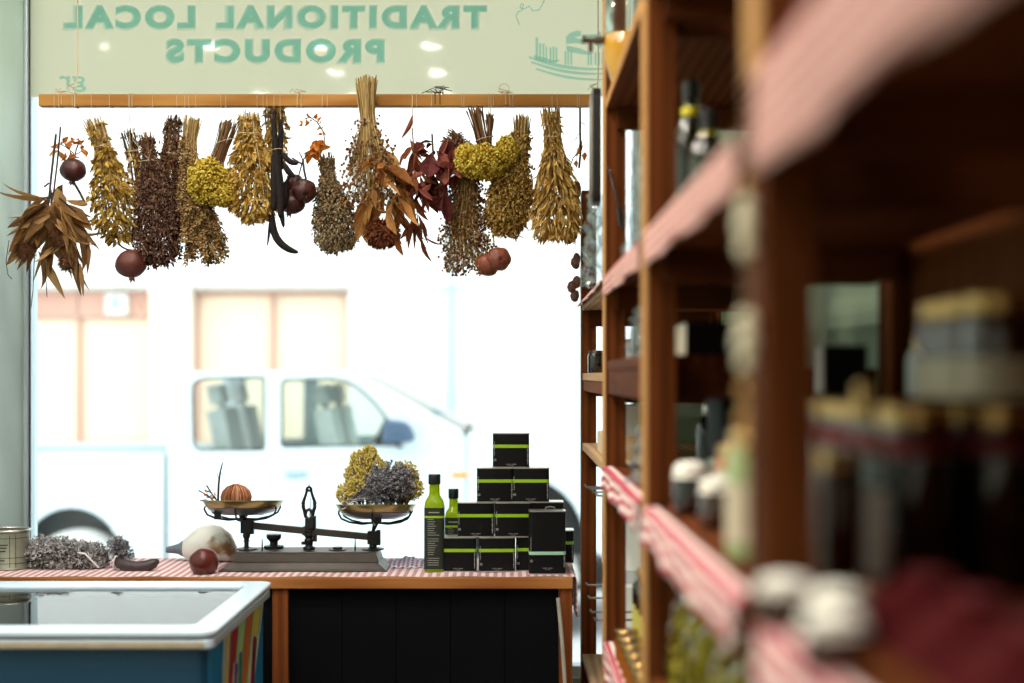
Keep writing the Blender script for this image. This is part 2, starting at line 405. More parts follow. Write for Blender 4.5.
# ------------------------------------------------------------------ street and the building opposite
struct(MB().bx(-14, 14, 4.4, 6.4, -.36, -.24), 'trim_pavement', 'pavement')
struct(MB().bx(-14, 14, 6.4, 11.2, -.40, -.28), 'floor_street', 'asphalt')
struct(MB().bx(-14, 14, 11.2, 12.5, -.36, -.2), 'trim_far_pavement', 'pavement')
YF = 12.5
def fx(px): return P(px, 0, YF).x
def fz(py): return P(0, py, YF).z
bd = thing('building', (0, YF, -.2), 'white building across the street with cream shuttered doors in pink frames', 'building')
panel('wall', [(-14, -.2), (14, -.2), (14, 6.2), (-14, 6.2)],
      [[(fx(a), -.15), (fx(b), -.15), (fx(b), fz(290)), (fx(a), fz(290))] for a, b in ((-60, 151), (192, 348))], YF + .15, .3, 'facade_white', bd)
for a, b, nm in ((151, 192, 'pilaster'),):
    MB().bx(fx(a), fx(b), YF - .07, YF, -.2, fz(284)).build(nm, 'facade_cream', bd, bevel=.01)
MB().bx(-14, 14, YF - .06, YF, fz(287), fz(279)).build('ledge', 'facade_white', bd, bevel=.01)
def shutter(a, b, splits, head):
    f = MB().bx(fx(a), fx(b), YF + .1, YF + .2, fz(290 + head), fz(290))
    for s0 in [a] + splits + [b - 3]: f.bx(fx(s0), fx(s0 + 3), YF + .1, YF + .2, -.15, fz(290))
    f.bx(fx(a), fx(b), YF + .1, YF + .2, fz(449), fz(443)); fr = f.build('shutter_frame', 'facade_pink', bd, bevel=.008)
    for s0, s1 in zip([a] + splits, splits + [b - 3]):
        MB().bx(fx(s0 + 3), fx(s1), YF + .16, YF + .22, fz(443), fz(290 + head)).bx(fx(s0 + 3), fx(s1), YF + .16, YF + .22, -.15, fz(449)).build('shutter_leaf', 'facade_panel', fr, bevel=.01)
shutter(-60, 151, [-4, 73], 27); shutter(192, 348, [269], 4)
vt = MB().bx(fx(103), fx(126), YF + .04, YF + .12, fz(315), fz(293)).build('vent', 'facade_white', bd, bevel=.01)
v_ = MB()
for k in range(5): v_.bx(fx(109), fx(119), YF + .03, YF + .045, fz(308.6 - k * 2.4), fz(307.2 - k * 2.4))
v_.build('vent_grille', 'pipe_grey', vt)
MB().tube([V(fx(452), YF - .05, -.2), V(fx(452), YF - .05, 3.2)], .028, 10).build('drain_pipe', 'pipe_grey', bd, smooth=60)
MB().tube([V(fx(492), YF - .03, -.2), V(fx(492), YF - .03, 3.2)], .02, 8).build('cable_duct', 'facade_cream', bd, smooth=60)

# ------------------------------------------------------------------ pickup truck parked outside
YT = 9.0
def T(px, py): p = P(px, py, YT); return (p.x, p.z)
tk = thing('pickup_truck', (T(300, 0)[0], YT + .85, -.28), 'white double-cab pickup truck parked outside the shop window', 'truck')
WD = 1.66
cab = rounded([T(168, 585), T(168, 372) + (.12,), T(352, 371) + (.22,), T(402, 398) + (.5,), T(466, 434) + (.06,), T(466, 585)], .01)
w1 = rounded([T(194, 450) + (.06,), T(193, 382) + (.14,), T(207, 378) + (.1,), T(265, 377), T(265, 450)], .02)
w2 = rounded([T(282, 447), T(282, 380) + (.04,), T(345, 378) + (.12,), T(370, 396) + (.2,), T(399, 434) + (.05,), T(396, 445)], .03)
for y, nm in ((YT, 'cab_side'), (YT + WD, 'cab_side')): panel(nm, cab, [w1, w2], y, .05, 'truck_white', tk, .012)
for y in (YT, YT + WD):
    for h in (w1, w2):
        c = (sum(p[0] for p in h) / len(h), sum(p[1] for p in h) / len(h))
        g = MB(); g.add([V(c[0] + (p[0] - c[0]) * 1.02, y + .012, c[1] + (p[1] - c[1]) * 1.02) for p in h], [tuple(range(len(h)))]); g.build('side_window', 'car_glass', tk)
        if y == YT:
            sm = MB(); sm.tube([V(p[0], y - .018, p[1]) for p in h], .009, 6, closed=True); sm.build('window_seal', 'truck_dark', tk)
def arch_out(x0, x1, ytop, ybot, cx, rpx, ac):
    o = [T(x0, ytop), T(x1, ytop), T(x1, ybot)]; n = 14
    o += [T(cx + rpx * math.cos(PI * k / n), ac - rpx * 1.0 * math.sin(PI * k / n)) for k in range(n + 1)]
    return o + [T(x0, ybot)]
for y in (YT, YT + WD):
    panel('bed_side', arch_out(-60, 165, 455, 590, 72, 50, 558), [], y, .05, 'truck_white', tk, .012)
    pts = [T(467, 434), T(520, 437), T(590, 446), T(640, 462), T(652, 500), T(655, 590)]
    n = 14; pts += [T(527 + 58 * math.cos(PI * k / n), 545 - 66 * math.sin(PI * k / n)) for k in range(n + 1)] + [T(467, 590)]
    panel('fender', pts, [], y, .05, 'truck_white', tk, .012)
def slab(name, a, b, th=.04, mat='truck_white', y0=YT + .03, y1=YT + WD - .03):
    (x0, z0), (x1, z1) = a, b; d = V(x1 - x0, 0, z1 - z0); nn = V(-d.z, 0, d.x).normalized() * th
    return MB().prism([V(x0, y0, z0), V(x1, y0, z1), V(x1, y0, z1) - nn, V(x0, y0, z0) - nn], (0, y1 - y0, 0)).build(name, mat, tk, bevel=.01)
slab('roof', T(173, 373), T(352, 372)); slab('bonnet', T(468, 435), T(645, 460)); slab('bed_floor', T(-60, 560), T(165, 560))
slab('tailgate', T(-60, 590), T(-60, 455)); slab('cab_back', T(169, 585), T(169, 455)); slab('bed_wall', T(163, 585), T(163, 456)); slab('grille', T(650, 590), T(642, 463), .04, 'truck_dark')
slab('cab_floor', T(170, 585), T(640, 585), .04, 'truck_dark')
slab('windshield', T(358, 376), T(462, 433), .008, 'car_glass')
slab('cowl', T(440, 430), T(468, 433), .02, 'truck_dark', YT + .06)
MB().tube([V(T(-60, 0)[0], YT - .01, T(0, 456)[1]), V(T(164, 0)[0], YT - .01, T(0, 456)[1])], .016, 8).build('bed_rail', 'truck_white', tk, smooth=60)
for y in (YT + .28, YT + 1.0):
    for px, nm in ((212, 'seat'), (322, 'seat')):
        st = MB(); x, z = T(px, 0)[0], T(0, 470)[1]
        st.box((x + .22, y + .2, z), (.5, .46, .16)); st.build(nm, 'seat_cloth', tk, bevel=.03)
        bk = MB(); bk.box((x - .0, y + .2, z + .2), (.12, .46, .36), Euler((0, -.2, 0)).to_matrix()); bk.box((x - .06, y + .2, z + .47), (.09, .24, .13), Euler((0, -.2, 0)).to_matrix()); bk.tube([V(x - .03, y + .2, z + .36), V(x - .055, y + .2, z + .45)], .03, 8); bk.build('seat_back', 'seat_cloth', tk, bevel=.03)
sw = MB(); c = V(*[T(372, 0)[0], YT + .4, T(0, 448)[1]])
sw.tube([c + V(.06 * math.sin(a), .18 * math.cos(a), .17 * math.sin(a)) for a in [2 * PI * k / 20 for k in range(20)]], .015, 6, closed=True); sw.build('steering_wheel', 'truck_dark', tk)
MB().bx(T(392, 0)[0], T(455, 0)[0], YT + .05, YT + WD - .05, T(0, 470)[1], T(0, 446)[1]).build('dashboard', 'truck_dark', tk, bevel=.03)
mr = MB(); a, b = T(384, 443), T(419, 418)
mr.prism([V(x, YT - .2, z) for x, z in rounded([(a[0], a[1]), (b[0], a[1] + .02), (b[0] - .05, b[1] - .02), (a[0] + .01, b[1])], .05)], (0, .1, 0)); mr = mr.build('wing_mirror', 'mirror_blue', tk, bevel=.015, smooth=40)
MB().tube([V(T(398, 0)[0], YT - .12, T(0, 442)[1]), V(T(400, 0)[0], YT + .01, T(0, 446)[1])], .02, 8).build('mirror_arm', 'truck_dark', mr)
MB().bx(T(286, 0)[0], T(308, 0)[0], YT - .055, YT - .025, T(0, 476.5)[1], T(0, 470.5)[1]).build('door_handle', 'handle_grey', tk, bevel=.01)
for px in (270,): MB().bx(T(px, 0)[0] - .004, T(px, 0)[0] + .004, YT - .027, YT - .022, T(0, 585)[1], T(0, 452)[1]).build('door_seam', 'handle_grey', tk)
MB().bx(T(165, 0)[0], T(168.4, 0)[0], YT - .01, YT + .02, T(0, 588)[1], T(0, 455)[1]).build('cab_gap', 'truck_dark', tk)
MB().bx(T(452, 0)[0], T(468, 0)[0], YT - .04, YT - .02, T(0, 477)[1], T(0, 472)[1]).build('side_marker', 'marker_orange', tk, bevel=.008)
for pc, pr in ((72, 558), (527, 566)):
    for y in (YT + .05, YT + WD - .25):
        x = T(pc, 0)[0]; r = .345; z = -.28 + r
        wh = MB().lathe([(.19, 0), (.28, -.005), (.33, .02), (r, .06), (r, .15), (.33, .19), (.28, .21), (.19, .2)], (x, y, z), 40, V(0, 1, 0)).build('wheel', 'tyre_rubber', tk, smooth=40)
        MB().lathe([(0, .03), (.06, .03), (.08, .05), (.15, .06), (.18, .01), (.18, .19), (0, .19)], (x, y, z), 32, V(0, 1, 0)).build('wheel_rim', 'wheel_silver', wh, smooth=40)
    MB().bx(T(pc, 0)[0] - .42, T(pc, 0)[0] + .42, YT + .25, YT + WD - .25, T(0, 560)[1], T(0, 490)[1]).build('wheel_well', 'truck_dark', tk)
# ------------------------------------------------------------------ dried-plant materials
def H(*c): return [srgb(*k) for k in c]
tinted('leaf_olive', H((104, 74, 26), (166, 130, 52), (216, 182, 92), (140, 102, 32)))
tinted('leaf_gold', H((128, 88, 30), (188, 146, 62), (230, 198, 118), (160, 124, 44)))
tinted('leaf_oat', H((134, 90, 32), (196, 158, 78), (236, 206, 138), (168, 122, 50)))
tinted('floret_dark', H((60, 36, 28), (102, 68, 50), (146, 108, 80), (92, 66, 42)), trans=.1)
tinted('floret_darkest', H((50, 30, 26), (92, 62, 52), (134, 100, 84), (72, 46, 34)), trans=.1)
tinted('floret_grey', H((80, 66, 46), (130, 110, 80), (180, 158, 120), (106, 80, 58)), trans=.1)
tinted('spike_tan', H((98, 70, 42), (154, 120, 76), (198, 166, 116), (120, 92, 50)), trans=.15)
tinted('floret_gold', H((108, 76, 32), (166, 128, 60), (212, 178, 106), (128, 92, 42)), trans=.15)
tinted('yarrow_yellow', H((140, 108, 26), (192, 162, 50), (224, 202, 96), (158, 130, 32)), trans=.1)
tinted('stem_straw', H((124, 96, 54), (170, 140, 88), (206, 180, 126)), trans=.1)
tinted('stem_brown', H((70, 46, 32), (112, 80, 54), (148, 114, 80)), trans=.05)
tinted('seed_ball', H((72, 42, 30), (116, 76, 52), (164, 126, 84), (92, 54, 40)), trans=0)
tinted('husk_brown', H((102, 70, 40), (152, 114, 72), (190, 152, 102), (130, 86, 44)), trans=.22)
tinted('leaf_rust', H((116, 62, 28), (172, 112, 56), (208, 156, 92), (128, 66, 28)), trans=.28)
tinted('leaf_burgundy', H((72, 30, 30), (112, 52, 48), (150, 84, 72), (88, 38, 38)), trans=.15)
tinted('leaf_orange', H((166, 84, 26), (206, 126, 44), (220, 154, 82), (180, 98, 30)), trans=.35)
tinted('chili_red', H((92, 34, 20), (134, 58, 34), (158, 82, 50)), .4, .1, .4)
tinted('burr_brown', H((62, 36, 22), (96, 60, 38), (120, 80, 50)), trans=0)
plain('pod_black', srgb(30, 22, 22), .7, 0, .25, 40, .3, Specular_IOR_Level=.2)
plain('twig_dark', srgb(54, 42, 38), .8, 0, .2, 60)
plain('pomegranate_skin', srgb(92, 40, 32), .5, 0, .3, 24, .15)
plain('pomegranate_dark', srgb(68, 28, 26), .4, 0, .3, 24, .15)
plain('pomegranate_brown', srgb(128, 66, 46), .45, 0, .3, 24, .2)
plain('pod_brown', srgb(84, 52, 42), .6, 0, .3, 40, .2)
plain('twine', srgb(190, 170, 140), .9, 0, .1, 200)

# ------------------------------------------------------------------ the beam the plants hang from
YB = 3.95
bx0, bx1 = P(40, 0, YB).x, P(599, 0, YB).x; bz1, bz0 = P(0, 94, YB - .015).z, P(0, 106, YB - .015).z
beam = thing('hanging_beam', ((bx0 + bx1) / 2, YB, bz0), 'long thin wooden beam hung across the window carrying the dried plants', 'beam')
MB().bx(bx0, bx1, YB - .015, YB + .015, bz0, bz1).build('bar', 'beam_wood', beam, bevel=.002)
for px in (76.5, 598):
    x = P(px, 0, YB).x
    if px > 590: x = bx1 - .006
    m = MB().tube([V(x, YB - .017, bz0 - .002), V(x, YB - .017, bz1 + .004), V(x + .004, YB, bz1 + .06), V(x + .002, YB, 2.8)], .0016, 6)
    m.tube([V(x, YB - .017, bz0 - .002), V(x, YB + .017, bz0 - .002), V(x, YB + .017, bz1 + .002), V(x, YB - .017, bz1 + .004)], .0016, 6)
    for k in range(3): m.tube([V(x + R.uniform(-.03, .03), YB - .02, bz1 + .01), V(x - .02, YB - .02, bz1 + .016 + .004 * k), V(x, YB - .01, bz1 + .03)], .0009, 5)
    m.build('suspension_cord', 'twine', beam)
def knot(px, Y=None, big=1.0):  # leftover twine knot on top of the beam
    m = MB(); c = P(px, 93, YB - .012)
    for k in range(5):
        a = R.uniform(0, 2 * PI); m.tube([c + V(R.uniform(-.012, .012), 0, R.uniform(-.004, .006)) * big, c + V(R.uniform(-.02, .02), R.uniform(-.005, .005), R.uniform(.0, .014)) * big, c + V(R.uniform(-.03, .03), 0, R.uniform(-.002, .016)) * big], .0011, 5)
    m.tube([c + V(0, -.006, -.032), c + V(0, -.006, .002), c + V(0, .03, .004), c + V(0, .03, -.036)], .0009, 5)
    m.build('twine_knot', 'twine' if big < 1.2 else 'twig_dark', beam)
for px, b_ in ((62, 1), (298, 1), (435, 1.4), (506, 1), (440, 1.2)): knot(px, None, b_)
m = MB(); c = P(504, 93, YB - .012); m.tube([c + V(.014 * math.sin(a) , 0, .012 - .014 * math.cos(a)) for a in [2 * PI * k / 12 for k in range(12)]], .0009, 5, closed=True); m.build('twine_loop', 'twine', beam)

def strings(m, pts, Y, r=.0008):
    """hanging threads from (px,py) points up and round the beam"""
    for px, py in pts:
        p = P(px, py, Y); x = P(px, 0, YB).x; f = YB - .0162
        m.tube([p, V(x, f, bz0 - .02), V(x, f, bz0), V(x, f, bz1 + .001), V(x, YB + .016, bz1 + .001), V(x, YB + .016, bz0 - .001), V(x, f, bz0 - .001)], r, 5)
def axis_pts(px_pts, Y): return [P(x, y, Y) for x, y in px_pts]
def poly_at(pts, t):
    L = [(pts[i + 1] - pts[i]).length for i in range(len(pts) - 1)]; s = t * sum(L)
    for i, l in enumerate(L):
        if s <= l or i == len(L) - 1: return pts[i].lerp(pts[i + 1], s / l), (pts[i + 1] - pts[i]).normalized()
        s -= l
def prof_at(prof, t):
    for (a, ra), (b, rb) in zip(prof, prof[1:]):
        if t <= b: return ra + (rb - ra) * max(0, (t - a) / (b - a))
    return prof[-1][1]
GR = 'dried plant bundles hanging from the window beam'
def bundle(name, label, px_pts, Y, prof, kind, n, leafmat, stemmat, tie=.25, start=.3, sl=(), nst=46, size=8, cat='dried herbs', yscale=.75, core=True, droop=.5, spread=.45, seed=None):
    """a tied bunch: px_pts its axis in photo pixels, prof its radius in pixels along the axis"""
    global R
    R = random.Random(seed if seed is not None else hash(label) % 1 + len(label) * 131 + int(px_pts[0][0]))
    s = Y / FPX; ax = axis_pts(px_pts, Y); top = ax[0]
    root = thing(name, V(poly_at(ax, tie)[0].x, Y, ax[-1].z), label, cat, GR)
    st, fo = MB(), MB()
    def inside(t, u, a):
        c, d = poly_at(ax, t); r = prof_at(prof, t) * s
        _, ux, wy = frame(d); rad = ux * math.cos(a) + wy * math.sin(a) * yscale
        return c + rad * r * u, d, rad.normalized()
    for i in range(nst):
        a, u = R.uniform(0, 2 * PI), math.sqrt(R.random()); pts = []
        te = R.uniform(.55, .98)
        for k in range(6):
            t = te * k / 5; p, d, r = inside(t, u * (.96 if t < .3 else .8), a); pts.append(p + V(R.gauss(0, 1), R.gauss(0, 1), R.gauss(0, 1)) * .0012)
        d0 = (pts[0] - pts[1]).normalized(); pts[0] = pts[0] + d0 * R.uniform(-.006, .012) * 1.4 + V(R.uniform(-.004, .004), 0, 0)
        st.tube(pts, [R.uniform(.0009, .0017)] * 5 + [.0006], 4, R.random())
    so_m = st
    n = int(n * {'leaf': 2.1, 'oat': 1.7, 'floret': 2.6, 'spike': 1.5, 'seed': 2.2}[kind])
    for i in range(n):
        t = start + (1 - start) * R.random() ** .85
        if R.random() < .06: t = start * R.uniform(.7, 1)
        a = R.uniform(0, 2 * PI); u = R.random() ** .35
        p, d, rad = inside(t, u, a); out = (d * (1 - spread * u) + rad * spread * u * 1.5 + V(R.gauss(0, .25), R.gauss(0, .25), R.gauss(0, .25))).normalized()
        ti = R.random(); L = size * s * R.uniform(.6, 1.3) * (.62 + .38 * min(1, t / max(.01, start + .35)))
        if kind == 'leaf':
            fo.blade(p - out * L * .4, out, L, L * R.uniform(.34, .52), R.uniform(0, droop), R.uniform(.15, .5), 4, ti, curl=R.gauss(0, .9))
        elif kind == 'oat':
            fo.blade(p - out * L * .4, (out + d * .8).normalized(), L, L * .26, droop * .4, .4, 4, ti, curl=R.gauss(0, .5))
            if R.random() < .5: fo.blade(p - out * L * .2, (out + d * .5).normalized(), L * .7, L * .2, .2, .4, 3, R.random(), curl=R.gauss(0, .6))
        elif kind == 'floret':
            for q in range(3):
                pp = p + V(R.gauss(0, 1), R.gauss(0, 1), R.gauss(0, 1)) * L * .22
                fo.ball(pp, L * R.uniform(.09, .18), min(1, max(0, ti + R.uniform(-.3, .3))), 5, 3, (1, 1, R.uniform(.9, 1.6)), .35)
            if R.random() < .4: fo.blade(p, out, L * .9, L * .26, .3, .4, 3, min(1, ti + .2), curl=R.gauss(0, .8))
            if R.random() < .12: fo.tube([p - out * L, p + out * L * .6], .0005, 3, .9)
        elif kind == 'spike':
            m_ = 6; dd = (out + d * .6).normalized(); q = p - dd * L * .5
            for k in range(m_):
                q = q + dd * (L / m_); dd = (dd + V(R.gauss(0, .06), R.gauss(0, .06), -.05)).normalized()
                _, ux, wy = frame(dd)
                for j in range(3):
                    b = 2 * PI * j / 3 + k; fo.blade(q, (dd * .9 + ux * math.cos(b) + wy * math.sin(b)).normalized(), L * .25, L * .17, 0, .3, 3, min(1, max(0, ti + R.uniform(-.2, .2))))
        elif kind == 'seed':
            e = p + out * L; fo.ball(e, size * s * R.uniform(.11, .19), ti, 6, 4, (1, 1, 1.1), .08)
            st2 = p - out * L * .6
            so_m.tube([st2 - out * L * .8, p + V(0, 0, .001), e], .0005, 3, R.random())
    st.build('stem_bunch', stemmat, root, smooth=60)
    fo.build('foliage' if kind in ('leaf', 'oat') else 'seed_heads' if kind == 'seed' else 'flower_heads', leafmat, root, smooth=None)
    tw = MB(); c, d = poly_at(ax, tie); d, u, wv = frame(d); r = prof_at(prof, tie) * s * .98 + .001
    for k in range(3):
        o = c + d * (.0028 * (k - 1)); tw.tube([o + u * math.cos(b) * r + wv * math.sin(b) * r * yscale + d * .004 * math.sin(b + k) for b in [2 * PI * j / 16 for j in range(16)]], .0009, 5, closed=True)
    cp_ = V(c.x, Y, c.z)
    for px, py in sl:
        q = P(px, py, Y); tw.tube([cp_ + V(0, -r * yscale, 0), q + V(0, -.004, 0), q], .0007, 4)
    strings(tw, sl, Y, .0007)
    tw.build('twine', 'twine', root)
    return root

bundle('herb_bundle', 'olive-gold leafy herb bundle hanging beside the brown long-leaved bunch', [(94, 123), (104, 150), (112, 195), (122, 242)], 3.90, [(0, 11), (.2, 8), (.35, 13), (.6, 25), (.85, 24), (1, 12)], 'leaf', 560, 'leaf_olive', 'stem_straw', .2, .04, [(93, 122), (111, 122)], 60, 9)
bundle('herb_bundle', 'small gold-brown herb bundle half hidden behind the dark oregano bundle', [(128, 134), (136, 165), (142, 205)], 4.02, [(0, 9), (.3, 8), (1, 12)], 'leaf', 110, 'leaf_gold', 'stem_brown', .25, .05, [(130, 130), (134, 130)], 40, 7)
bundle('herb_bundle', 'dark brown bushy oregano bundle hanging above the single wrinkled pomegranate', [(146, 138), (151, 165), (156, 210), (159, 264)], 3.90, [(0, 8), (.15, 7), (.3, 11), (.5, 19), (.75, 25), (.92, 23), (1, 13)], 'floret', 900, 'floret_darkest', 'stem_brown', .18, .03, [(133, 140), (154, 136)], 50, 7)
bundle('herb_bundle', 'narrow dark brown herb bundle between the oregano and the tan spiked bundle', [(174, 120), (170, 150), (172, 195), (174, 232)], 3.99, [(0, 9), (.25, 8), (.5, 13), (.8, 15), (1, 11)], 'floret', 460, 'floret_dark', 'stem_brown', .3, .02, [(178, 118), (186, 118)], 36, 7)
bundle('herb_bundle', 'tan herb bundle with spiked ears hanging left of the yellow flower ball', [(192, 122), (188, 150), (193, 190), (206, 254)], 3.89, [(0, 9), (.22, 7), (.38, 10), (.6, 15), (.85, 20), (1, 18)], 'spike', 300, 'spike_tan', 'stem_straw', .24, .18, [(190, 121), (197, 121)], 80, 17, spread=.3)
bundle('herb_bundle', 'golden leafy herb bundle hanging in front of the black pods', [(249, 117), (249, 140), (253, 180), (256, 222)], 3.87, [(0, 11), (.16, 12), (.4, 22), (.65, 28), (.88, 25), (1, 12)], 'leaf', 720, 'leaf_gold', 'stem_straw', .16, .02, [(258, 112), (264, 112)], 50, 9)
bundle('herb_bundle', 'small orange-gold leafy bundle tied to the beam behind the black pods', [(275, 104), (275, 125), (277, 165)], 4.01, [(0, 10), (.3, 12), (1, 11)], 'leaf', 150, 'leaf_gold', 'stem_straw', .2, 0, [(275, 107), (268, 107)], 30, 9)
bundle('herb_bundle', 'grey-brown oregano bundle hanging right of the dark pomegranate cluster', [(326, 158), (328, 180), (333, 212), (340, 250)], 3.91, [(0, 8), (.2, 7), (.4, 14), (.65, 22), (.88, 22), (1, 13)], 'floret', 820, 'floret_grey', 'stem_brown', .22, .04, [(323, 157), (328, 157)], 50, 6.5)
bundle('flax_bundle', 'tall dried bundle of round seed heads rising above the beam', [(366, 82), (367, 118), (370, 160), (372, 202)], 3.885, [(0, 12), (.2, 9), (.33, 8), (.5, 17), (.75, 26), (1, 24)], 'seed', 330, 'seed_ball', 'stem_straw', .33, .38, [(366, 112), (371, 112)], 130, 9, droop=.2)
bundle('herb_bundle', 'small brown stem bundle poking out left of the yellow yarrow', [(449, 137), (462, 145), (476, 156)], 3.97, [(0, 9), (.5, 7), (1, 6)], 'floret', 60, 'floret_dark', 'stem_brown', .55, .0, [(462, 146)], 60, 6)
bundle('flax_bundle', 'drooping bundle of small round dried seed heads under the yellow yarrow', [(466, 172), (466, 200), (464, 235), (470, 266)], 3.92, [(0, 13), (.3, 15), (.6, 20), (.85, 22), (1, 19)], 'seed', 560, 'seed_ball', 'stem_straw', .06, .05, [(464, 172)], 90, 8, droop=.2)
bundle('herb_bundle', 'golden-brown herb bundle with knobbly flower heads right of the yellow yarrow', [(522, 120), (520, 150), (511, 190), (504, 233)], 3.90, [(0, 9), (.25, 8), (.42, 13), (.66, 23), (.88, 22), (1, 11)], 'floret', 720, 'floret_gold', 'stem_straw', .27, .16, [(510, 122), (513, 122)], 90, 9)
bundle('oat_bundle', 'pale gold bundle of dangling oat-like ears hanging furthest right', [(551, 112), (553, 138), (556, 180), (556, 236)], 3.88, [(0, 10), (.2, 8), (.38, 15), (.62, 23), (.86, 26), (1, 22)], 'oat', 620, 'leaf_oat', 'stem_straw', .2, .03, [(552, 110), (557, 110)], 60, 15, droop=.3)

# yellow flower balls: a domed head of tiny florets plus its stems
def yarrow(label, stems, heads, Y, thread, ties):
    root = thing('yarrow_bundle', P(heads[0][0], heads[0][1] + heads[0][3], Y), label, 'dried flowers', GR); s = Y / FPX
    st = MB()
    for (x0, y0, w0), (x1, y1, w1) in stems:
        for k in range(44):
            a, u = R.uniform(0, 2 * PI), math.sqrt(R.random()); o = lambda w: V(math.cos(a) * u * w * s, math.sin(a) * u * w * s * .8, 0)
            mid = P((x0 + x1) / 2, (y0 + y1) / 2, Y) + o((w0 + w1) * .42)
            st.tube([P(x0, y0, Y) + o(w0) + V(R.gauss(0, .003), R.gauss(0, .003), R.uniform(-.006, .012)), mid, P(x1, y1, Y) + o(w1)], R.uniform(.001, .0018), 4, R.random())
    st.build('stem_bunch', 'stem_brown', root)
    for hx, hy, rx, ry in heads:
        fl = MB(); c = P(hx, hy, Y)
        fl.ball(c, 1, .1, 12, 8, (rx * s * .84, rx * s * .7, ry * s * .84))
        for k in range(int(26 * (rx + ry))):
            d = V(R.gauss(0, 1), R.gauss(0, 1), R.gauss(0, 1)).normalized()
            cl = math.sin(d.x * 9 + d.z * 7) * .05
            p = c + V(d.x * rx, d.y * rx * .85, d.z * ry) * s * (R.uniform(.86, 1.02) + cl); fl.ball(p, R.uniform(.0026, .0044), R.random(), 5, 3, (1, 1, 1), .3)
        fl.build('flower_head', 'yarrow_yellow', root)
    tw = MB()
    for px, py, r in ties:
        c = P(px, py, Y); tw.tube([c + V(r * s * math.cos(b), r * s * .9 * math.sin(b), r * s * .3 * math.cos(b)) for b in [2 * PI * j / 14 for j in range(14)]], .001, 5, closed=True)
    for a, b in thread:
        q0, q1 = P(a[0], a[1], Y) + V(0, -.01, 0), P(b[0], b[1], Y); tw.tube([q0, q1], .0008, 4); strings(tw, [b], Y)
    tw.build('twine', 'twine', root)
yarrow('yellow-green flower ball with brown stems hanging left of the golden leafy bundle', [((231, 124, 10), (214, 170, 9))], [(209, 181, 21, 24), (223, 194, 15, 13)], 3.855, [((224, 146), (222, 116)), ((224, 146), (227, 116))], [(225, 142, 10.5)])
yarrow('bright yellow yarrow bundle with a wide domed flower head', [((475, 110, 10), (486, 152, 8)), ((490, 118, 4), (489, 145, 3))], [(483, 162, 26, 18), (507, 150, 11, 14), (466, 159, 12, 15)], 3.86, [((486, 140), (489, 106)), ((486, 140), (491, 106))], [(484, 139, 9)])

# big brown long-leaved bunch with burrs, far left
Y = 3.86; s = Y / FPX
root = thing('leaf_bunch', P(52, 300, Y), 'large bunch of long brown papery leaves with spiny burrs, hanging furthest left', 'dried plants', GR)
st = MB()
for pts in ([(56, 134), (54, 152), (51, 178), (49, 200), (46, 218)], [(49, 183), (44, 187)], [(50, 192), (62, 200), (76, 212)], [(51, 190), (52, 215)], [(50, 196), (36, 212), (22, 232)]):
    st.tube(axis_pts(pts, Y), [.0032 if len(pts) > 3 else .0025] * len(pts), 7)
MB().tube(axis_pts([(60.5, 127), (59, 145), (57, 165), (54, 190), (51, 205)], Y), [.0025] * 5, 7).build('stem', 'twig_dark', root, smooth=60)
for pts in ([(9, 240), (6, 262), (8, 275), (12, 279)], [(36, 240), (34, 265), (33, 290), (31, 308)], [(46, 240), (45, 262), (46, 280), (47, 297)]): MB().tube(axis_pts(pts, Y - .01), .0011, 5).build('tendril', 'twig_dark', root)
st.build('stem_bunch', 'twig_dark', root, smooth=60)
lf = MB(); R = random.Random(5)
spec = [(50, 196, -78, 54, 9), (48, 200, -64, 52, 10), (48, 205, -50, 50, 11), (46, 205, -60, 66, 10), (44, 205, -38, 50, 12), (50, 205, -20, 56, 12), (52, 205, -6, 44, 13), (54, 205, 8, 50, 12), (56, 205, 22, 54, 12), (60, 206, 38, 52, 11), (64, 204, 52, 46, 11), (60, 200, 64, 40, 9), (62, 206, 47, 62, 11), (50, 210, -30, 62, 9), (58, 215, 14, 60, 9), (46, 215, -14, 66, 8), (66, 215, 16, 66, 8), (70, 225, 8, 62, 8), (52, 225, 18, 52, 9), (36, 222, -48, 48, 9), (30, 230, -40, 40, 9), (22, 238, -30, 36, 8), (38, 250, 22, 50, 8), (44, 256, 30, 52, 8), (72, 240, 2, 60, 7), (77, 250, 4, 48, 6), (80, 262, 10, 38, 5), (86, 235, 12, 44, 6), (66, 200, 58, 50, 10), (57, 188, 12, 26, 12), (63, 184, -18, 28, 14), (40, 205, -70, 30, 10), (74, 222, 28, 50, 10), (48, 236, -2, 40, 8), (60, 236, -10, 44, 9)]
for x, y, a, L, W in spec:
    yy = Y + R.uniform(-.05, .05); d = V(math.sin(math.radians(a)), R.uniform(-.35, .35), -math.cos(math.radians(a)))
    lf.blade(P(x, y, yy), d, L * s * R.uniform(.9, 1.05), W * s * R.uniform(1.0, 1.45), .45 * abs(math.sin(math.radians(a))), R.uniform(.2, .6), 7, R.random(), .45, side=V(1, R.uniform(-1.4, 1.4), .1), curl=R.gauss(0, .7))
for k in range(60):
    a = R.uniform(-75, 60); yy = Y + R.uniform(-.06, .06)
    lf.blade(P(52 + R.uniform(-8, 12), 203 + R.uniform(-5, 18), yy), V(math.sin(math.radians(a)), R.uniform(-.6, .6), -math.cos(math.radians(a))), R.uniform(34, 70) * s, R.uniform(7, 12) * s, .35, .4, 6, R.random(), .45, side=V(1, R.uniform(-1.5, 1.5), .1), curl=R.gauss(0, .9))
lf.build('leaf_spray', 'husk_brown', root)
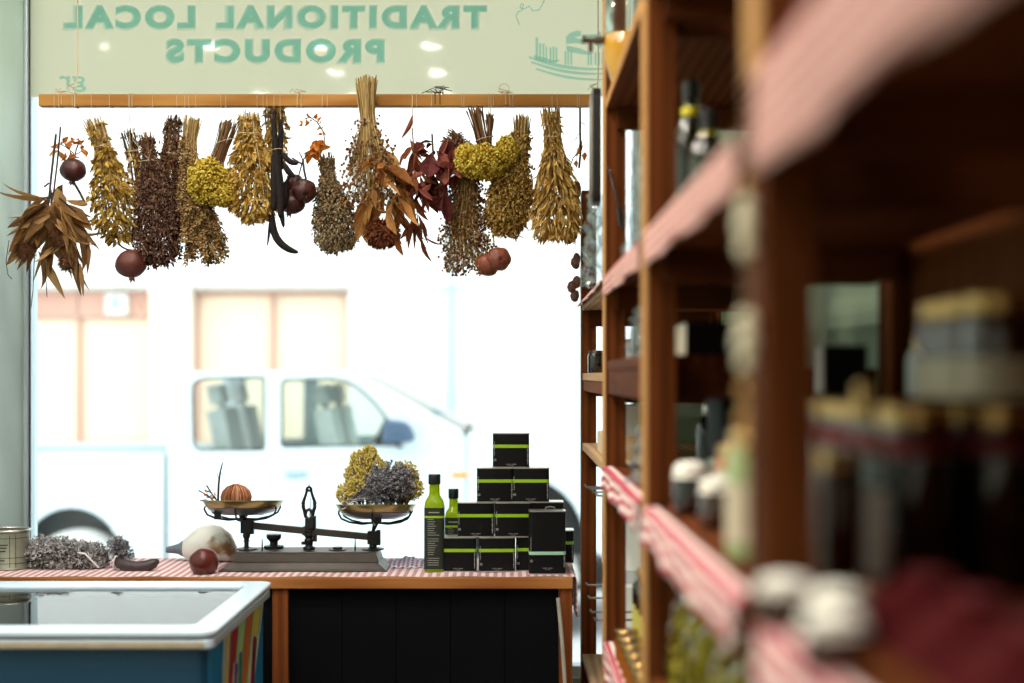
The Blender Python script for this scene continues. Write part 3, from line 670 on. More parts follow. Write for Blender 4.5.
for x, y, r in ((25, 251, 10.5), (62, 241, 9.5), (67, 263, 9), (57, 237, 8)):
    b_ = MB(); c = P(x, y, Y - .045); b_.ball(c, r * s * .8, .3, 12, 8)
    for k in range(330):
        d = V(R.gauss(0, 1), R.gauss(0, 1), R.gauss(0, 1)).normalized(); b_.tube([c + d * r * s * .7, c + d * r * s * R.uniform(1.05, 1.3)], [.0009, .0002], 3, R.random())
    b_.build('burr', 'burr_brown', root)
tw = MB(); strings(tw, [(56, 136), (60.5, 130)], Y); tw.build('twine', 'twine', root)

# broad-leaved bunches
def leafy(name, label, Y, mat, spec, twines, extra=None, smat='stem_brown', nseg=6, ysp=.04):
    s = Y / FPX; zb = max(p[1] for p in spec) + 20; root = thing(name, P(spec[0][0], zb, Y), label, 'dried plants', GR); m = MB()
    for x, y, a, L, W in spec:
        yy = Y + R.uniform(-ysp, ysp); d = V(math.sin(math.radians(a)), R.uniform(-.3, .3), -math.cos(math.radians(a)))
        m.blade(P(x, y, yy), d, L * s, W * s, R.uniform(.1, .6), R.uniform(.15, .55), nseg, R.random(), R.uniform(.35, .55), side=V(1, R.uniform(-1.3, 1.3), .2), curl=R.gauss(0, 1.1))
        for q in range(2 if W > 7 else 1): m.blade(P(x + R.uniform(-4, 4), y + R.uniform(-4, 10), yy + R.uniform(-.02, .02)), (d + V(R.gauss(0, .5), R.gauss(0, .4), R.gauss(0, .3))).normalized(), L * s * R.uniform(.5, .9), W * s * R.uniform(.5, .8), R.uniform(.1, .6), R.uniform(.2, .6), nseg, R.random(), .45, curl=R.gauss(0, 1.3))
    m.build('leaf_spray', mat, root)
    if extra: extra(root, Y, s)
    tw = MB(); strings(tw, twines, Y)
    tw.build('twine', 'twine', root); return root
def stems_(pts_list, r=.0018, mat='stem_brown'):
    def f(root, Y, s):
        m = MB()
        for pts in pts_list: m.tube(axis_pts(pts, Y), r, 6)
        m.build('stem_bunch', mat, root, smooth=60)
    return f
R = random.Random(21)
def rosette(root, Y, s):
    stems_([[(375, 130), (378, 170), (382, 210)], [(378, 170), (400, 180)], [(379, 178), (366, 200)]])(root, Y, s)
    b_ = MB(); c = P(382, 233, Y - .01); b_.ball(c, 14 * s, .2, 12, 8, (1.15, .9, .9), .1)
    for k in range(520):
        d = V(R.gauss(0, 1), R.gauss(0, 1), R.gauss(0, 1)).normalized(); b_.blade(c + V(d.x * 1.15, d.y * .9, d.z * .9) * 11 * s, (d + V(0, 0, -.4)).normalized(), 8 * s, 3.4 * s, .2, .3, 3, R.random())
    b_.build('flower_head', 'floret_rust', root)
tinted('floret_rust', H((84, 40, 26), (122, 66, 42), (148, 90, 56), (96, 48, 30)), trans=.1)
sp = [(380, 160, 12, 34, 14), (384, 165, 50, 38, 14), (378, 165, -14, 34, 13), (395, 170, 20, 36, 15), (376, 185, -30, 46, 15), (380, 188, -6, 50, 16), (388, 188, 22, 44, 15), (396, 186, 36, 40, 14), (370, 195, -38, 40, 13), (366, 210, -22, 36, 12), (372, 205, 4, 40, 14), (398, 196, 12, 46, 14), (404, 190, 44, 34, 12), (362, 222, 20, 30, 10), (360, 224, 44, 30, 7), (400, 205, 4, 30, 12), (386, 150, 30, 30, 13), (372, 148, 55, 26, 11), (390, 205, -12, 36, 14), (376, 210, -16, 38, 12), (392, 225, 22, 24, 8), (384, 170, 80, 36, 13), (372, 160, -50, 22, 9), (392, 180, 62, 40, 11), (402, 215, 38, 34, 10), (395, 238, 30, 20, 7)]
leafy('leaf_bunch', 'rust-orange broad-leaved bunch with a round brown flower head below', 3.875, 'leaf_rust', sp, [(375, 132)], rosette)
R = random.Random(33)
tinted('leaf_rust2', H((88, 40, 24), (128, 66, 40), (150, 92, 62), (100, 46, 28)), trans=.2)
leafy('leaf_bunch', 'bunch of narrow curled red-brown leaves left of the burgundy leaves', 3.90, 'leaf_rust2', [(410, 138, 8, 30, 8), (414, 150, -20, 30, 9), (414, 155, 25, 28, 9), (410, 165, -32, 34, 9), (415, 168, 12, 34, 10), (420, 175, 30, 26, 9), (412, 180, -12, 30, 9), (418, 185, 20, 30, 10), (410, 150, -50, 22, 6), (414, 146, 52, 24, 7), (410, 182, -40, 26, 8), (416, 196, 8, 30, 9), (412, 170, 2, 40, 9), (420, 190, 60, 26, 8)], [(413, 142)], stems_([[(412, 128), (414, 150), (415, 190)]]))
leafy('leaf_bunch', 'burgundy bunch of broad glossy dried leaves on a dark stem', 3.885, 'leaf_burgundy', [(432, 152, -12, 40, 22), (436, 150, 20, 42, 24), (430, 165, -30, 40, 22), (440, 160, 36, 34, 20), (434, 175, 6, 40, 26), (426, 175, -16, 36, 18), (442, 178, 20, 38, 16), (446, 138, 10, 36, 15), (450, 150, 4, 30, 13), (444, 190, 12, 36, 14), (428, 185, -44, 24, 12), (424, 144, -40, 18, 12), (438, 185, -6, 34, 16), (420, 180, 20, 34, 12), (433, 142, -80, 14, 9)], [(432, 150)], stems_([[(432, 134), (433, 150), (434, 185)]], .0026, 'twig_dark'))
leafy('chili_bunch', 'bunch of thin dried red-brown chilies hanging below the narrow curled leaves', 3.91, 'leaf_rust2', [(416, 214, -8, 30, 6), (418, 214, 6, 26, 6), (415, 218, -24, 34, 6), (420, 220, 10, 26, 6), (416, 225, -32, 24, 5), (417, 220, -2, 34, 6), (422, 225, 24, 22, 4), (414, 216, 18, 22, 5), (421, 236, 4, 32, 6), (412, 224, -40, 20, 5), (418, 216, -14, 36, 5)], [(417, 214)], stems_([[(416, 205), (418, 222), (421, 238)]], .0012), ysp=.015)
# single chili on a thread
c_ = thing('chili', P(405, 138, 3.93), 'single dried red chili hanging alone under the beam knot', 'chili', GR)
MB().tube(axis_pts([(412.5, 115), (411.5, 121), (408.5, 128), (404.5, 134), (401.5, 138.5)], 3.93), [.001, .006, .0065, .004, .0008], 8).build('pod', 'chili_red', c_, smooth=70)
tw = MB(); strings(tw, [(412.5, 114)], 3.93); tw.tube(axis_pts([(412.5, 112), (412.5, 117)], 3.93), .0015, 6); tw.build('twine', 'twine', c_)

# black dried pods
Yp = 3.84; pr = thing('pod_bunch', P(280, 255, Yp), 'bunch of long black curved dried pods hanging beside the golden leafy bundle', 'dried pods', GR)
for pts, r in (([(274, 107), (274, 130), (276, 155), (279, 180), (281, 200), (280, 220)], [2, 3.5, 5, 6.5, 6, 3]), ([(280, 118), (282, 130), (279, 150), (282, 172)], [2, 4, 4, 3]), ([(282, 152), (287, 160), (293, 163.5), (299, 163)], [3.5, 4, 4, 2.5]), ([(283, 162), (288, 172), (295, 178)], [3, 5, 3]), ([(272, 212), (272, 226), (276, 239), (284, 247), (293, 251.5), (299, 252.5)], [4, 5, 5.5, 5, 4, 1.5]), ([(279, 190), (281, 212), (284, 229)], [4, 4.5, 2]), ([(270, 220), (269, 236), (267, 247)], [2, 2, .6]), ([(285, 180), (286, 196), (282, 212)], [4, 6, 3]), ([(273, 150), (275, 185), (273, 215)], [3, 6, 4])):
    yy = Yp + R.uniform(-.012, .012); s = yy / FPX; P2 = axis_pts(pts, yy)
    MB().tube(P2, [k * s * .8 for k in r], 9).build('pod', 'pod_black', pr, smooth=70, subsurf=1)
tw = MB(); strings(tw, [(275, 112), (281, 122)], Yp); tw.build('twine', 'twine', pr); tw = MB(); tw.tube([P(276, 150, Yp) + V(.016 * math.cos(b), .018 * math.sin(b), .003 * math.cos(b)) for b in [2 * PI * j / 14 for j in range(14)]], .001, 5, closed=True); tw.build('tie', 'twine', pr)

# pomegranates: round ribbed fruit with a crown
def pom_part(c, r, mat, root, crown=V(0, 0, -1), name='fruit', sq=.9):
    m = MB(); d = crown.normalized()
    prof = [(0, -sq)] + [(math.cos(a) * (1 + .02 * math.sin(5 * a)), math.sin(a) * sq) for a in [(-80 + k * 17) * PI / 180 for k in range(10)]] + [(.17, sq * .97)]
    m.lathe([(p * r, h * r) for p, h in prof], c, 28, d, wob=.035, ribs=6)
    f = m.build(name, mat, root, smooth=70)
    k = MB(); d, u, w_ = frame(d); b0 = Vector(c) + d * r * sq * .93
    k.lathe([(.2 * r, 0), (.17 * r, .1 * r), (.2 * r, .2 * r), (.14 * r, .2 * r), (.1 * r, .05 * r)], b0, 10, d)
    for j in range(6):
        a = 2 * PI * j / 6; o = u * math.cos(a) + w_ * math.sin(a); k.blade(b0 + o * r * .16 + d * r * .12, (d + o * .5).normalized(), r * .3, r * .16, 0, .2, 3, .3, side=d.cross(o))
    k.build('crown', mat, f, smooth=60)
GP = 'dried pomegranates hanging from the window beam'
def pom(label, Y, fruits, sticks, twines, mat='pomegranate_skin', leaves=()):
    s = Y / FPX; x, y, r, cr = fruits[0]; root = thing('pomegranate', P(x, max(f[1] + f[2] for f in fruits), Y), label, 'dried fruit', GP)
    for i, (x, y, r, cr) in enumerate(fruits): pom_part(P(x, y, Y + (.02 * i)), r * s, mat, root, V(*cr))
    m = MB()
    for pts, rr in sticks: m.tube(axis_pts(pts, Y), rr, 7)
    if sticks: m.build('twig', 'twig_dark', root, smooth=60)
    if leaves:
        l = MB()
        for x, y, a, L, W in leaves:
            l.blade(P(x, y, Y + R.uniform(-.01, .01)), V(math.sin(math.radians(a)), R.uniform(-.4, .4), -math.cos(math.radians(a))), L * s * 1.15, W * s * 1.5, .3, .4, 5, R.random(), curl=R.gauss(0, 1.2))
            l.blade(P(x + R.uniform(-3, 3), y + R.uniform(-2, 3), Y + R.uniform(-.01, .01)), V(R.gauss(0, 1), R.gauss(0, 1), R.gauss(-.3, 1)), L * s * .8, W * s * 1.2, .3, .4, 5, R.random(), curl=R.gauss(0, 1.2))
        l.build('leaf_spray', 'leaf_orange', root)
    tw = MB(); strings(tw, twines, Y); tw.build('twine', 'twine', root); return root
pom('single wrinkled pomegranate hanging below the dark oregano bundle', 3.88, [(131, 264, 15.5, (.1, -.2, -1))], [([(119, 244), (122, 247), (127, 249.5), (133, 250.5)], .0026), ([(131, 250), (131, 254)], .003)], [(131, 251)])
pom('dark round pomegranate with twiggy stem behind the brown long-leaved bunch', 3.93, [(73, 170, 13, (-.1, -.1, -1))], [([(75, 157), (76, 150), (80, 140)], .002), ([(75, 155), (68, 148), (58, 143)], .0014), ([(75, 155), (84, 150)], .0014), ([(73, 181), (80, 193), (86, 205)], .0035)], [(74, 156), (77, 150)], 'pomegranate_dark',
    [(60, 143, -60, 10, 4), (64, 143, 60, 12, 5), (70, 140, 80, 10, 4), (76, 142, 90, 8, 4), (70, 150, 0, 12, 5), (80, 148, 30, 10, 4), (84, 150, 50, 8, 4), (58, 150, 10, 16, 5), (74, 154, -60, 10, 4), (66, 152, -30, 10, 4)])
pom('cluster of glossy dark pomegranates with an orange-leaved twig beside the black pods', 3.87, [(304, 191, 12.5, (.25, -.8, -.3)), (292, 202, 13.5, (-.2, -.3, -1)), (294, 183, 9.5, (-.3, -.5, .4))], [([(303, 160), (304, 170), (307, 184)], .003), ([(302, 164), (292, 158)], .0025), ([(303, 160), (314, 147), (325, 141), (323, 131), (317, 122), (310, 117), (305, 119)], .0017), ([(303, 160), (298, 178), (295, 190)], .002), ([(303, 160), (299, 152)], .0016)], [(298, 158), (302, 160)], 'pomegranate_dark',
    [(312, 148, 30, 14, 6), (316, 145, -40, 14, 7), (318, 144, 70, 12, 6), (310, 150, -10, 14, 6), (320, 142, 0, 12, 5), (324, 140, -60, 14, 6), (308, 155, -60, 10, 5), (314, 140, 20, 16, 6), (323, 132, 100, 6, 3), (318, 123, 150, 7, 3), (311, 117, -60, 8, 4), (306, 119, -20, 8, 4), (305, 121, 40, 6, 3), (322, 128, -60, 6, 3), (313, 118, 120, 6, 3)])
pom('pair of brown pomegranates hanging below the yellow yarrow and golden-brown bundle', 3.87, [(499, 259, 12, (.15, -1, -.1)), (487, 265, 12, (-.5, -.3, -.6))], [([(493.5, 235), (494, 245), (497, 250)], .002), ([(494, 245), (489, 254)], .002)], [(493.5, 236)], 'pomegranate_brown')

# garland of pods at the right end of the beam
Yg = 3.93; g = thing('pod_garland', P(577, 305, Yg), 'thread of small dark pods and a twig at the right end of the beam', 'dried pods', GR)
tw = MB(); strings(tw, [(577, 112), (579, 112)], Yg); tw.tube(axis_pts([(577, 112), (576, 200), (575, 300)], Yg), .0008, 5); tw.build('twine', 'twine', g)
MB().tube(axis_pts([(580, 108), (580, 130), (580.5, 152), (579, 168)], Yg), .0032, 7).tube(axis_pts([(580, 132), (575, 140), (570, 142)], Yg), .001, 5).tube(axis_pts([(580, 150), (573, 158), (571, 164)], Yg), .0016, 5).tube(axis_pts([(580, 122), (586, 125)], Yg), .0012, 5).build('twig', 'twig_dark', g, smooth=60)
lf = MB(); s = Yg / FPX
for x, y, a, L in ((582, 140, 10, 14), (583, 145, -20, 14), (585, 152, 0, 10), (576, 160, 20, 8)): lf.blade(P(x, y, Yg), V(math.sin(math.radians(a)), .1, -math.cos(math.radians(a))), L * s, 6 * s, .2, .4, 5, R.random(), curl=.6)
lf.build('leaf_spray', 'leaf_orange', g)
MB().ball(P(576.5, 190, Yg), 8 * s, .5, 10, 7, (.6, .6, 1.2), .05).build('red_pod', 'chili_red', g, smooth=70)
for x, y, r in ((569, 238, 6), (573.5, 234, 6), (575.5, 263, 6), (577, 258, 5), (572, 287, 6), (575, 296, 6), (577, 282, 6)):
    m = MB(); m.lathe([(0, -1.1 * r * s), (.5 * r * s, -.8 * r * s), (.75 * r * s, 0), (.5 * r * s, .8 * r * s), (0, 1.1 * r * s)], P(x, y, Yg), 12, V(R.uniform(-.3, .3), R.uniform(-.3, .3), 1), wob=.12, ribs=5); m.build('pod', 'pod_brown', g, smooth=50)
# ------------------------------------------------------------------ display table in the window
TZ = .885; TF = 3.62; TB = 4.0; tx0, tx1 = -1.448, P(573, 0, TF).x
tinted('lavender_grey', H((74, 72, 82), (128, 126, 136), (206, 206, 214), (100, 98, 98)), trans=.05)
tinted('lavender_green', H((52, 48, 54), (112, 110, 108), (232, 230, 236), (104, 108, 62)), trans=.05)
tinted('everlasting_yellow', H((190, 158, 48), (238, 218, 100), (252, 244, 176), (148, 114, 40)), trans=.15)
plain('black_board', srgb(13, 14, 19), .85, 0, .1, 6, Specular_IOR_Level=.08)
gingham('gingham_red', srgb(176, 56, 72), srgb(240, 234, 236), .021)
gingham('gingham_red_hang', srgb(168, 40, 60), srgb(236, 226, 226), .016, (1, 2))
gingham('gingham_purple', srgb(122, 76, 140), srgb(228, 222, 232), .012)
plain('cast_iron', srgb(62, 55, 49), .45, .25, .14, 40, .12)
plain('black_iron', srgb(34, 34, 36), .4, .4, .12, 40, .1)
plain('pan_steel', srgb(150, 158, 168), .35, .85, .1, 14)
plain('brass_pan', srgb(176, 164, 112), .28, .9, .12, 14)
plain('tin_black', srgb(10, 11, 14), .45, 0, .05, 20, Specular_IOR_Level=.2)
plain('tin_green', srgb(152, 196, 30), .4, 0, .03, 20)
plain('tin_mint', srgb(168, 214, 190), .4, 0, .03, 20)
plain('tin_rim', srgb(190, 190, 186), .3, .8, .05, 20)
plain('print_grey', srgb(150, 150, 146), .6)
plain('bottle_label', srgb(26, 36, 22), .5)
plain('cap_black', srgb(22, 22, 24), .4)
_t = NT('oil_glass'); _b = _t.bsdf(srgb(168, 196, 16), .08); _b.inputs['Coat Weight'].default_value = .6
_tr = _t.new('BsdfTranslucent'); _tr.inputs[0].default_value = srgb(214, 236, 30); _m = _t.new('MixShader'); _m.inputs[0].default_value = .62
_t.link(_b.outputs[0], _m.inputs[1]); _t.link(_tr.outputs[0], _m.inputs[2]); _t.end(_m.outputs[0])
plain('old_tin', srgb(150, 154, 138), .45, .5, .2, 12)
plain('gourd_skin', srgb(206, 206, 196), .5, 0, .2, 9)
plain('gourd_neck', srgb(104, 116, 128), .5, 0, .2, 14)
plain('pod_purple', srgb(58, 44, 48), .45, 0, .25, 40, .2)
plain('onion_red', srgb(90, 34, 28), .3, 0, .25, 18)
tinted('fibre_brown', H((112, 56, 34), (168, 100, 62), (226, 182, 150)), trans=.05)
plain('white_ribbon', srgb(226, 222, 224), .6)
plain('strip_grey', srgb(170, 166, 156), .5)

tb = thing('display_table', ((tx0 + tx1) / 2, 3.9, 0), 'long wooden table under the shop window, its front closed by a black board', 'table')
MB().bx(tx0, tx1, TF, TB, TZ - .03, TZ).build('tabletop', 'table_wood', tb, bevel=.003)
for px in (279.5, 566):
    x = P(px, 0, TF).x; hw = .0205 if px < 300 else .017
    MB().bx(x - hw, x + hw, TF + .01, TF + .06, 0, TZ - .03).build('leg', 'table_leg_wood', tb, bevel=.002)
MB().bx(tx0 + .01, tx0 + .05, TF + .01, TF + .06, 0, TZ - .03).build('leg', 'table_leg_wood', tb, bevel=.002)
for x in (tx0 + .03, tx1 - .03): MB().bx(x - .02, x + .02, TB - .06, TB - .01, 0, TZ - .03).build('leg', 'table_leg_wood', tb, bevel=.002)
m = MB(); xa, xb = P(286, 0, TF).x, P(559, 0, TF).x; n = 5
for k in range(n): m.bx(xa + (xb - xa) * k / n + .0008, xa + (xb - xa) * (k + 1) / n - .0008, TF + .03, TF + .045, .02, TZ - .03)
m.bx(xa, xb, TF + .046, TF + .05, .02, TZ - .03); m.build('front_board', 'black_board', tb)
MB().bx(tx0 + .05, P(272, 0, TF).x, TF + .03, TF + .045, .02, TZ - .03).build('front_board', 'black_board', tb)
st = MB().tube([P(558, 598, TF - .012), P(562, 640, TF - .02), P(566, 700, TF - .03), V(P(569, 0, TF - .03).x, TF - .03, .0)], .005, 6).build('plastic_strip', 'strip_grey')
tag(st, 'thin grey plastic strip leaning against the right front leg of the table', 'strip')
# red gingham cloth over the table, hanging down at the right end
cl = thing('tablecloth', ((tx0 + tx1) / 2, 3.9, TZ), 'red and white gingham cloth spread on the window table', 'tablecloth')
def clf(u, v):
    x = tx0 + .005 + (tx1 - tx0) * u; y = TF + .004 + (TB - TF - .02) * v
    return V(x, y, TZ + .0012 + .0008 * math.sin(x * 31 + y * 17) * (v < .95))
MB().grid(clf, 120, 20).build('cloth_top', 'gingham_red', cl, smooth=180)
def clh(u, v):
    y = TF + .01 + .36 * u; return V(tx1 + .006 + .004 * math.sin(u * 40) * v + .004 * (v > .02), y, TZ + .002 - (.09 + .02 * math.sin(u * 25)) * v)
MB().grid(clh, 40, 10).build('cloth_drop', 'gingham_red_hang', cl, smooth=180, thick=.0012)
TS = TZ + .0022     # what stands on the cloth

# ------------------------------------------------------------------ balance scale
YSc = 3.785; k_ = YSc / FPX
def S(px, py, dy=0):
    z0 = CAMZ - (549.5 - CY) * k_
    return V((px - 512) * k_, YSc + dy, CAMZ - (py - CY) * k_ if py < 549.5 else TS + (573 - py) / 23.5 * (z0 - TS))
sc = thing('balance_scale', S(309, 573), 'antique cast-iron balance scale with two shallow brass pans', 'scale')
def tier(m, x0, x1, x2, x3, y0, y1, d0, d1):
    (a, b) = (S(0, y0).z, S(0, y1).z); L, Rr, L2, R2 = S(x0, 0).x, S(x1, 0).x, S(x2, 0).x, S(x3, 0).x
    m.add([V(L, YSc - d0, a), V(Rr, YSc - d0, a), V(Rr, YSc + d0, a), V(L, YSc + d0, a), V(L2, YSc - d1, b), V(R2, YSc - d1, b), V(R2, YSc + d1, b), V(L2, YSc + d1, b)],
          [(0, 1, 2, 3), (7, 6, 5, 4), (0, 4, 5, 1), (1, 5, 6, 2), (2, 6, 7, 3), (3, 7, 4, 0)])
m = MB(); tier(m, 224, 390, 225, 389, 573, 570.5, .085, .084); tier(m, 226, 388, 238, 379, 570.5, 562, .082, .068); tier(m, 237, 381, 240, 378, 562.5, 551.5, .062, .056); tier(m, 239, 379, 240.5, 377.5, 551.5, 549.5, .058, .055)
m.build('base', 'cast_iron', sc, bevel=.002)
# centre column with the lyre-shaped pointer guard
m = MB(); c = S(309, 549.5)
m.lathe([(h_r * k_, (549.5 - y) * k_) for h_r, y in [(6, 549.5), (6, 547), (3.6, 546), (4.2, 542), (5, 540), (3.4, 538), (5.4, 535), (5, 532), (6, 530)]], c, 16)
m.box(S(310, 523), (8.5 * k_, .03, 11 * k_)); m.box(S(313, 523), (6 * k_, .018, 14 * k_)); m.box(S(303.5, 543), (4 * k_, .012, 3 * k_)); m.box(S(315, 538), (4 * k_, .012, 7 * k_))
col = m.build('column', 'black_iron', sc, bevel=.001, smooth=40)
m = MB()
for sg_ in (-1, 1):
    m.tube([S(309 + sg_ * x, y) for x, y in [(3.4, 517), (4.2, 512), (5.8, 507), (5.4, 501), (3.6, 496), (2.4, 492), (2.2, 489), (1, 487)]], [.0046, .0046, .0048, .0044, .0036, .0034, .0036, .003], 8)
    m.ball(S(309 + sg_ * 5.9, 503), .0052, .5, 8, 6); m.tube([S(309 + sg_ * 2, 512), S(309 + sg_ * 4, 516)], .002, 6)
m.tube([S(309, 519), S(309 - 3.6, 516.5), S(309 - 3, 511), S(309, 509.5), S(309 + 3, 511), S(309 + 3.6, 516.5)], .0046, 8, closed=True)
m.tube([S(309 + 1.8 * math.cos(a), 489 + 1.8 * math.sin(a)) for a in [2 * PI * j / 10 for j in range(10)]], .0032, 6, closed=True)
m.tube([S(309, 488), S(309, 486.5), S(309, 483.5)], [.0026, .002, .0005], 6)
m.build('lyre_guard', 'black_iron', sc, smooth=60)
MB().tube([S(310, 516), S(310.4, 497)], [.0016, .0006], 5).build('pointer', 'black_iron', sc)
# beam, tilted down to the right
m = MB(); tilt = math.atan2(12, 126); rot = Euler((0, tilt, 0)).to_matrix()
m.box(S(309, 531), (124 * k_, .014, 6.6 * k_), rot); m.box(S(309, 531), (12 * k_, .018, 9 * k_), rot)
m.build('balance_beam', 'cast_iron', sc, bevel=.001)
def pan_side(cx, ybl, ypan, xl, xr, nm):
    m = MB(); m.box(S(cx, ybl), (10.5 * k_, .024, 13 * k_)); m.box(S(cx + 5.5, ybl), (4 * k_, .016, 15 * k_)); m.build('end_block', 'black_iron', sc, bevel=.001)
    m = MB(); cc = S(cx, 549.5); yb = ybl + 6
    m.lathe([(r * k_, (549.5 - y) * k_) for r, y in [(11, 549.5), (11, 548.3), (6, 547.6), (2.4, 546.5), (2.2, 542), (3.6, 541), (2.2, 540), (4, yb + 3), (3, yb)]], cc, 18); m.build('stem', 'black_iron', sc, smooth=40)
    pcx = (xl + xr) / 2; pr = (xr - xl) / 2 * k_; cz = S(pcx, ypan); bot = S(pcx, ypan + 14.5).z
    # bracket: a boss and four curved arms under the pan
    m = MB(); m.tube([S(cx, ybl - 6), V(cz.x, YSc, bot - .010), V(cz.x, YSc, bot - .001)], [.004, .008, .010], 10)
    for a in (.35, PI - .35, PI + .35, -.35, PI / 2, -PI / 2):
        d = V(math.cos(a), math.sin(a), 0); e = [(.006, -.010), (.35 * pr, -.012), (.66 * pr, -.006), (.86 * pr, .004), (.93 * pr, .018), (.915 * pr, .026)]
        m.tube([V(cz.x, YSc, bot) + d * r + V(0, 0, h) for r, h in e], .0026, 6)
    m.box(V(cz.x + (.012 if cx > 309 else -.055), YSc - .055 if cx < 309 else YSc - .06, bot + .006), (6.5 * k_, .008, 9 * k_)); m.build('pan_bracket', 'black_iron', sc, smooth=50)
    h = cz.z - bot
    m = MB(); m.lathe([(0, 0), (.45 * pr, .001), (.72 * pr, .22 * h), (.9 * pr, .58 * h), (.965 * pr, .93 * h), (pr, h * .95), (pr, h), (.955 * pr, h), (.885 * pr, .62 * h), (.7 * pr, .27 * h), (.45 * pr, .0035), (0, .003)], V(cz.x, YSc, bot), 48, V(0, .085, 1))
    pn_ = m.build('pan', 'brass_pan', sc, smooth=50)
    MB().lathe([(0, -.0008), (.46 * pr, .0), (.735 * pr, .215 * h), (.86 * pr, .45 * h), (.845 * pr, .46 * h), (.70 * pr, .25 * h), (0, .002)], V(cz.x, YSc, bot), 48, V(0, .085, 1)).build('pan_underside', 'pan_steel', pn_, smooth=50)
    return V(cz.x, YSc, bot), pr, h
panL = pan_side(246.5, 526.5, 500.5, 202, 283.5, 'l'); panR = pan_side(373, 537.5, 504.5, 335, 416.5, 'r')
m = MB(); m.lathe([(r * k_, (549.5 - y) * k_) for r, y in [(10, 549.5), (10, 547), (4, 546), (4, 543), (7.5, 539), (7.5, 535.5), (0, 535)]], S(272, 549.5, .03), 18); m.build('locking_knob', 'black_iron', sc, smooth=40)
for px, dy in ((263.5, -.02), (356, -.02)): MB().tube([S(px, 549.5, dy), S(px, 538, dy)], [.0024, .0012], 6).build('spindle', 'black_iron', sc)
MB().lathe([(9 * k_, 0), (9 * k_, .0025), (5 * k_, .004), (5 * k_, .008), (0, .009)], S(338, 549.5, -.01), 16).build('levelling_cap', 'black_iron', sc, smooth=40)

# what lies on the left pan: a brown fibrous bulb and a flowering twig
c, pr, h = panL
m = MB(); R = random.Random(3); bc = V(P(237, 0, YSc).x, YSc - .012, c.z + .0475); m.ball(bc, .037, .3, 16, 10, (1.05, .95, .92))
for k in range(260):
    a = R.uniform(0, PI); b = R.uniform(0, 2 * PI); pts = []
    for j in range(6):
        ph = PI * (.06 + .7 * j / 5); q = V(math.sin(ph) * math.cos(b) * 1.05, math.sin(ph) * math.sin(b) * .95, math.cos(ph) * .92); pts.append(bc + q * .0385 * R.uniform(.985, 1.02))
    m.tube(pts, .0008, 3, R.random())
ob = m.build('bulb', 'fibre_brown', None, smooth=60); tag(ob, 'round brown fibrous bulb lying in the left scale pan', 'bulb')
tr = thing('twig', V(P(221, 0, YSc).x, YSc - .03, c.z + .01), 'thin bare twig with tiny orange buds standing in the left scale pan', 'twig')
def SL(px, py): return V((px - 512) * k_, YSc - .03, c.z + h + (500 - py) * k_)
MB().tube([SL(220, 508), SL(220.5, 495), SL(221, 482), SL(222.5, 471), SL(225, 461)], [.0034, .003, .0028, .0022, .0012], 6).tube([SL(220, 500), SL(214, 492), SL(209, 484)], .002, 5).tube([SL(219, 502), SL(210, 494), SL(201, 489)], .0017, 5).tube([SL(219, 506), SL(208, 498), SL(202, 499.5)], .0015, 5).tube([SL(214, 492), SL(207, 488)], .0009, 5).tube([SL(221, 478), SL(219.5, 472)], .0009, 5).tube([SL(222, 474), SL(225, 471)], .0008, 5).build('stem', 'twig_dark', tr, smooth=60)
m = MB()
for x, y in ((208, 494), (217, 494), (216, 497), (209, 491), (212, 496)):
    for j in range(6): m.blade(SL(x, y), V(R.gauss(0, 1), R.gauss(0, 1), R.gauss(0, 1)), .010, .007, 0, .3, 3, R.random())
m.build('bud', 'leaf_orange', tr)
m = MB()
for j in range(14): m.blade(V(P(251 + R.uniform(-10, 16), 0, YSc).x, YSc - .03 + R.uniform(0, .03), c.z + .016 + R.uniform(0, .012)), V(R.gauss(0, 1), R.gauss(0, .4), R.uniform(0, .5)), .014, .007, .4, .3, 4, R.random())
ob = m.build('petal_scatter', 'leaf_rust', None); tag(ob, 'scatter of dry petals on the right half of the left scale pan', 'petals', None, 'stuff')

# right pan: everlasting flowers and a grey lavender posy
c, pr, h = panR
def RP(px, py, dy=0): return V((px - 512) * k_, YSc + dy, c.z + h + (504.5 - py) * k_)
def flowers(label, lobes, n=700, mat='everlasting_yellow'):
    cx = sum(l[0] for l in lobes) / len(lobes); root = thing('flower_bunch', RP(cx, 506), label, 'dried flowers', 'dried flower bunches in the right scale pan'); f = MB(); s_ = MB()
    for x, y, r, dy in lobes:
        q = RP(x, y, dy); base = RP(x * .5 + cx * .5, 508, dy * .5)
        for k in range(int(n * r / 20)):
            d = V(R.gauss(0, 1), R.gauss(0, 1), R.gauss(0, 1)).normalized(); p = q + d * r * k_ * R.uniform(.72, 1.05); p.z = max(p.z, c.z + h * .9)
            ti = R.random(); f.ball(p, R.uniform(.0016, .003), ti, 5, 3)
            for j in range(3): f.blade(p, (d + V(R.gauss(0, .6), R.gauss(0, .6), R.gauss(0, .6))).normalized(), .006, .0035, 0, .3, 3, R.random())
        for k in range(60):
            d = V(R.gauss(0, 1), R.gauss(0, 1), abs(R.gauss(0, 1))).normalized(); e = q + d * r * k_ * .8; e.z = max(e.z, c.z + h * .8); s_.tube([base, base.lerp(e, .5) + V(0, 0, .004), e], .0009, 4, R.random())
    s_.build('stem_bunch', 'stem_straw', root); f.build('flower_heads', mat, root)
flowers('tall yellow dried flower bunch at the back left of the right scale pan', [(361, 462, 12, .02), (372, 470, 14, .02), (356, 476, 12, .0), (368, 455, 8, .025)])
flowers('pale yellow dried flower bunch at the front left rim of the right scale pan', [(348, 493, 11, -.01), (358, 488, 12, -.015)])
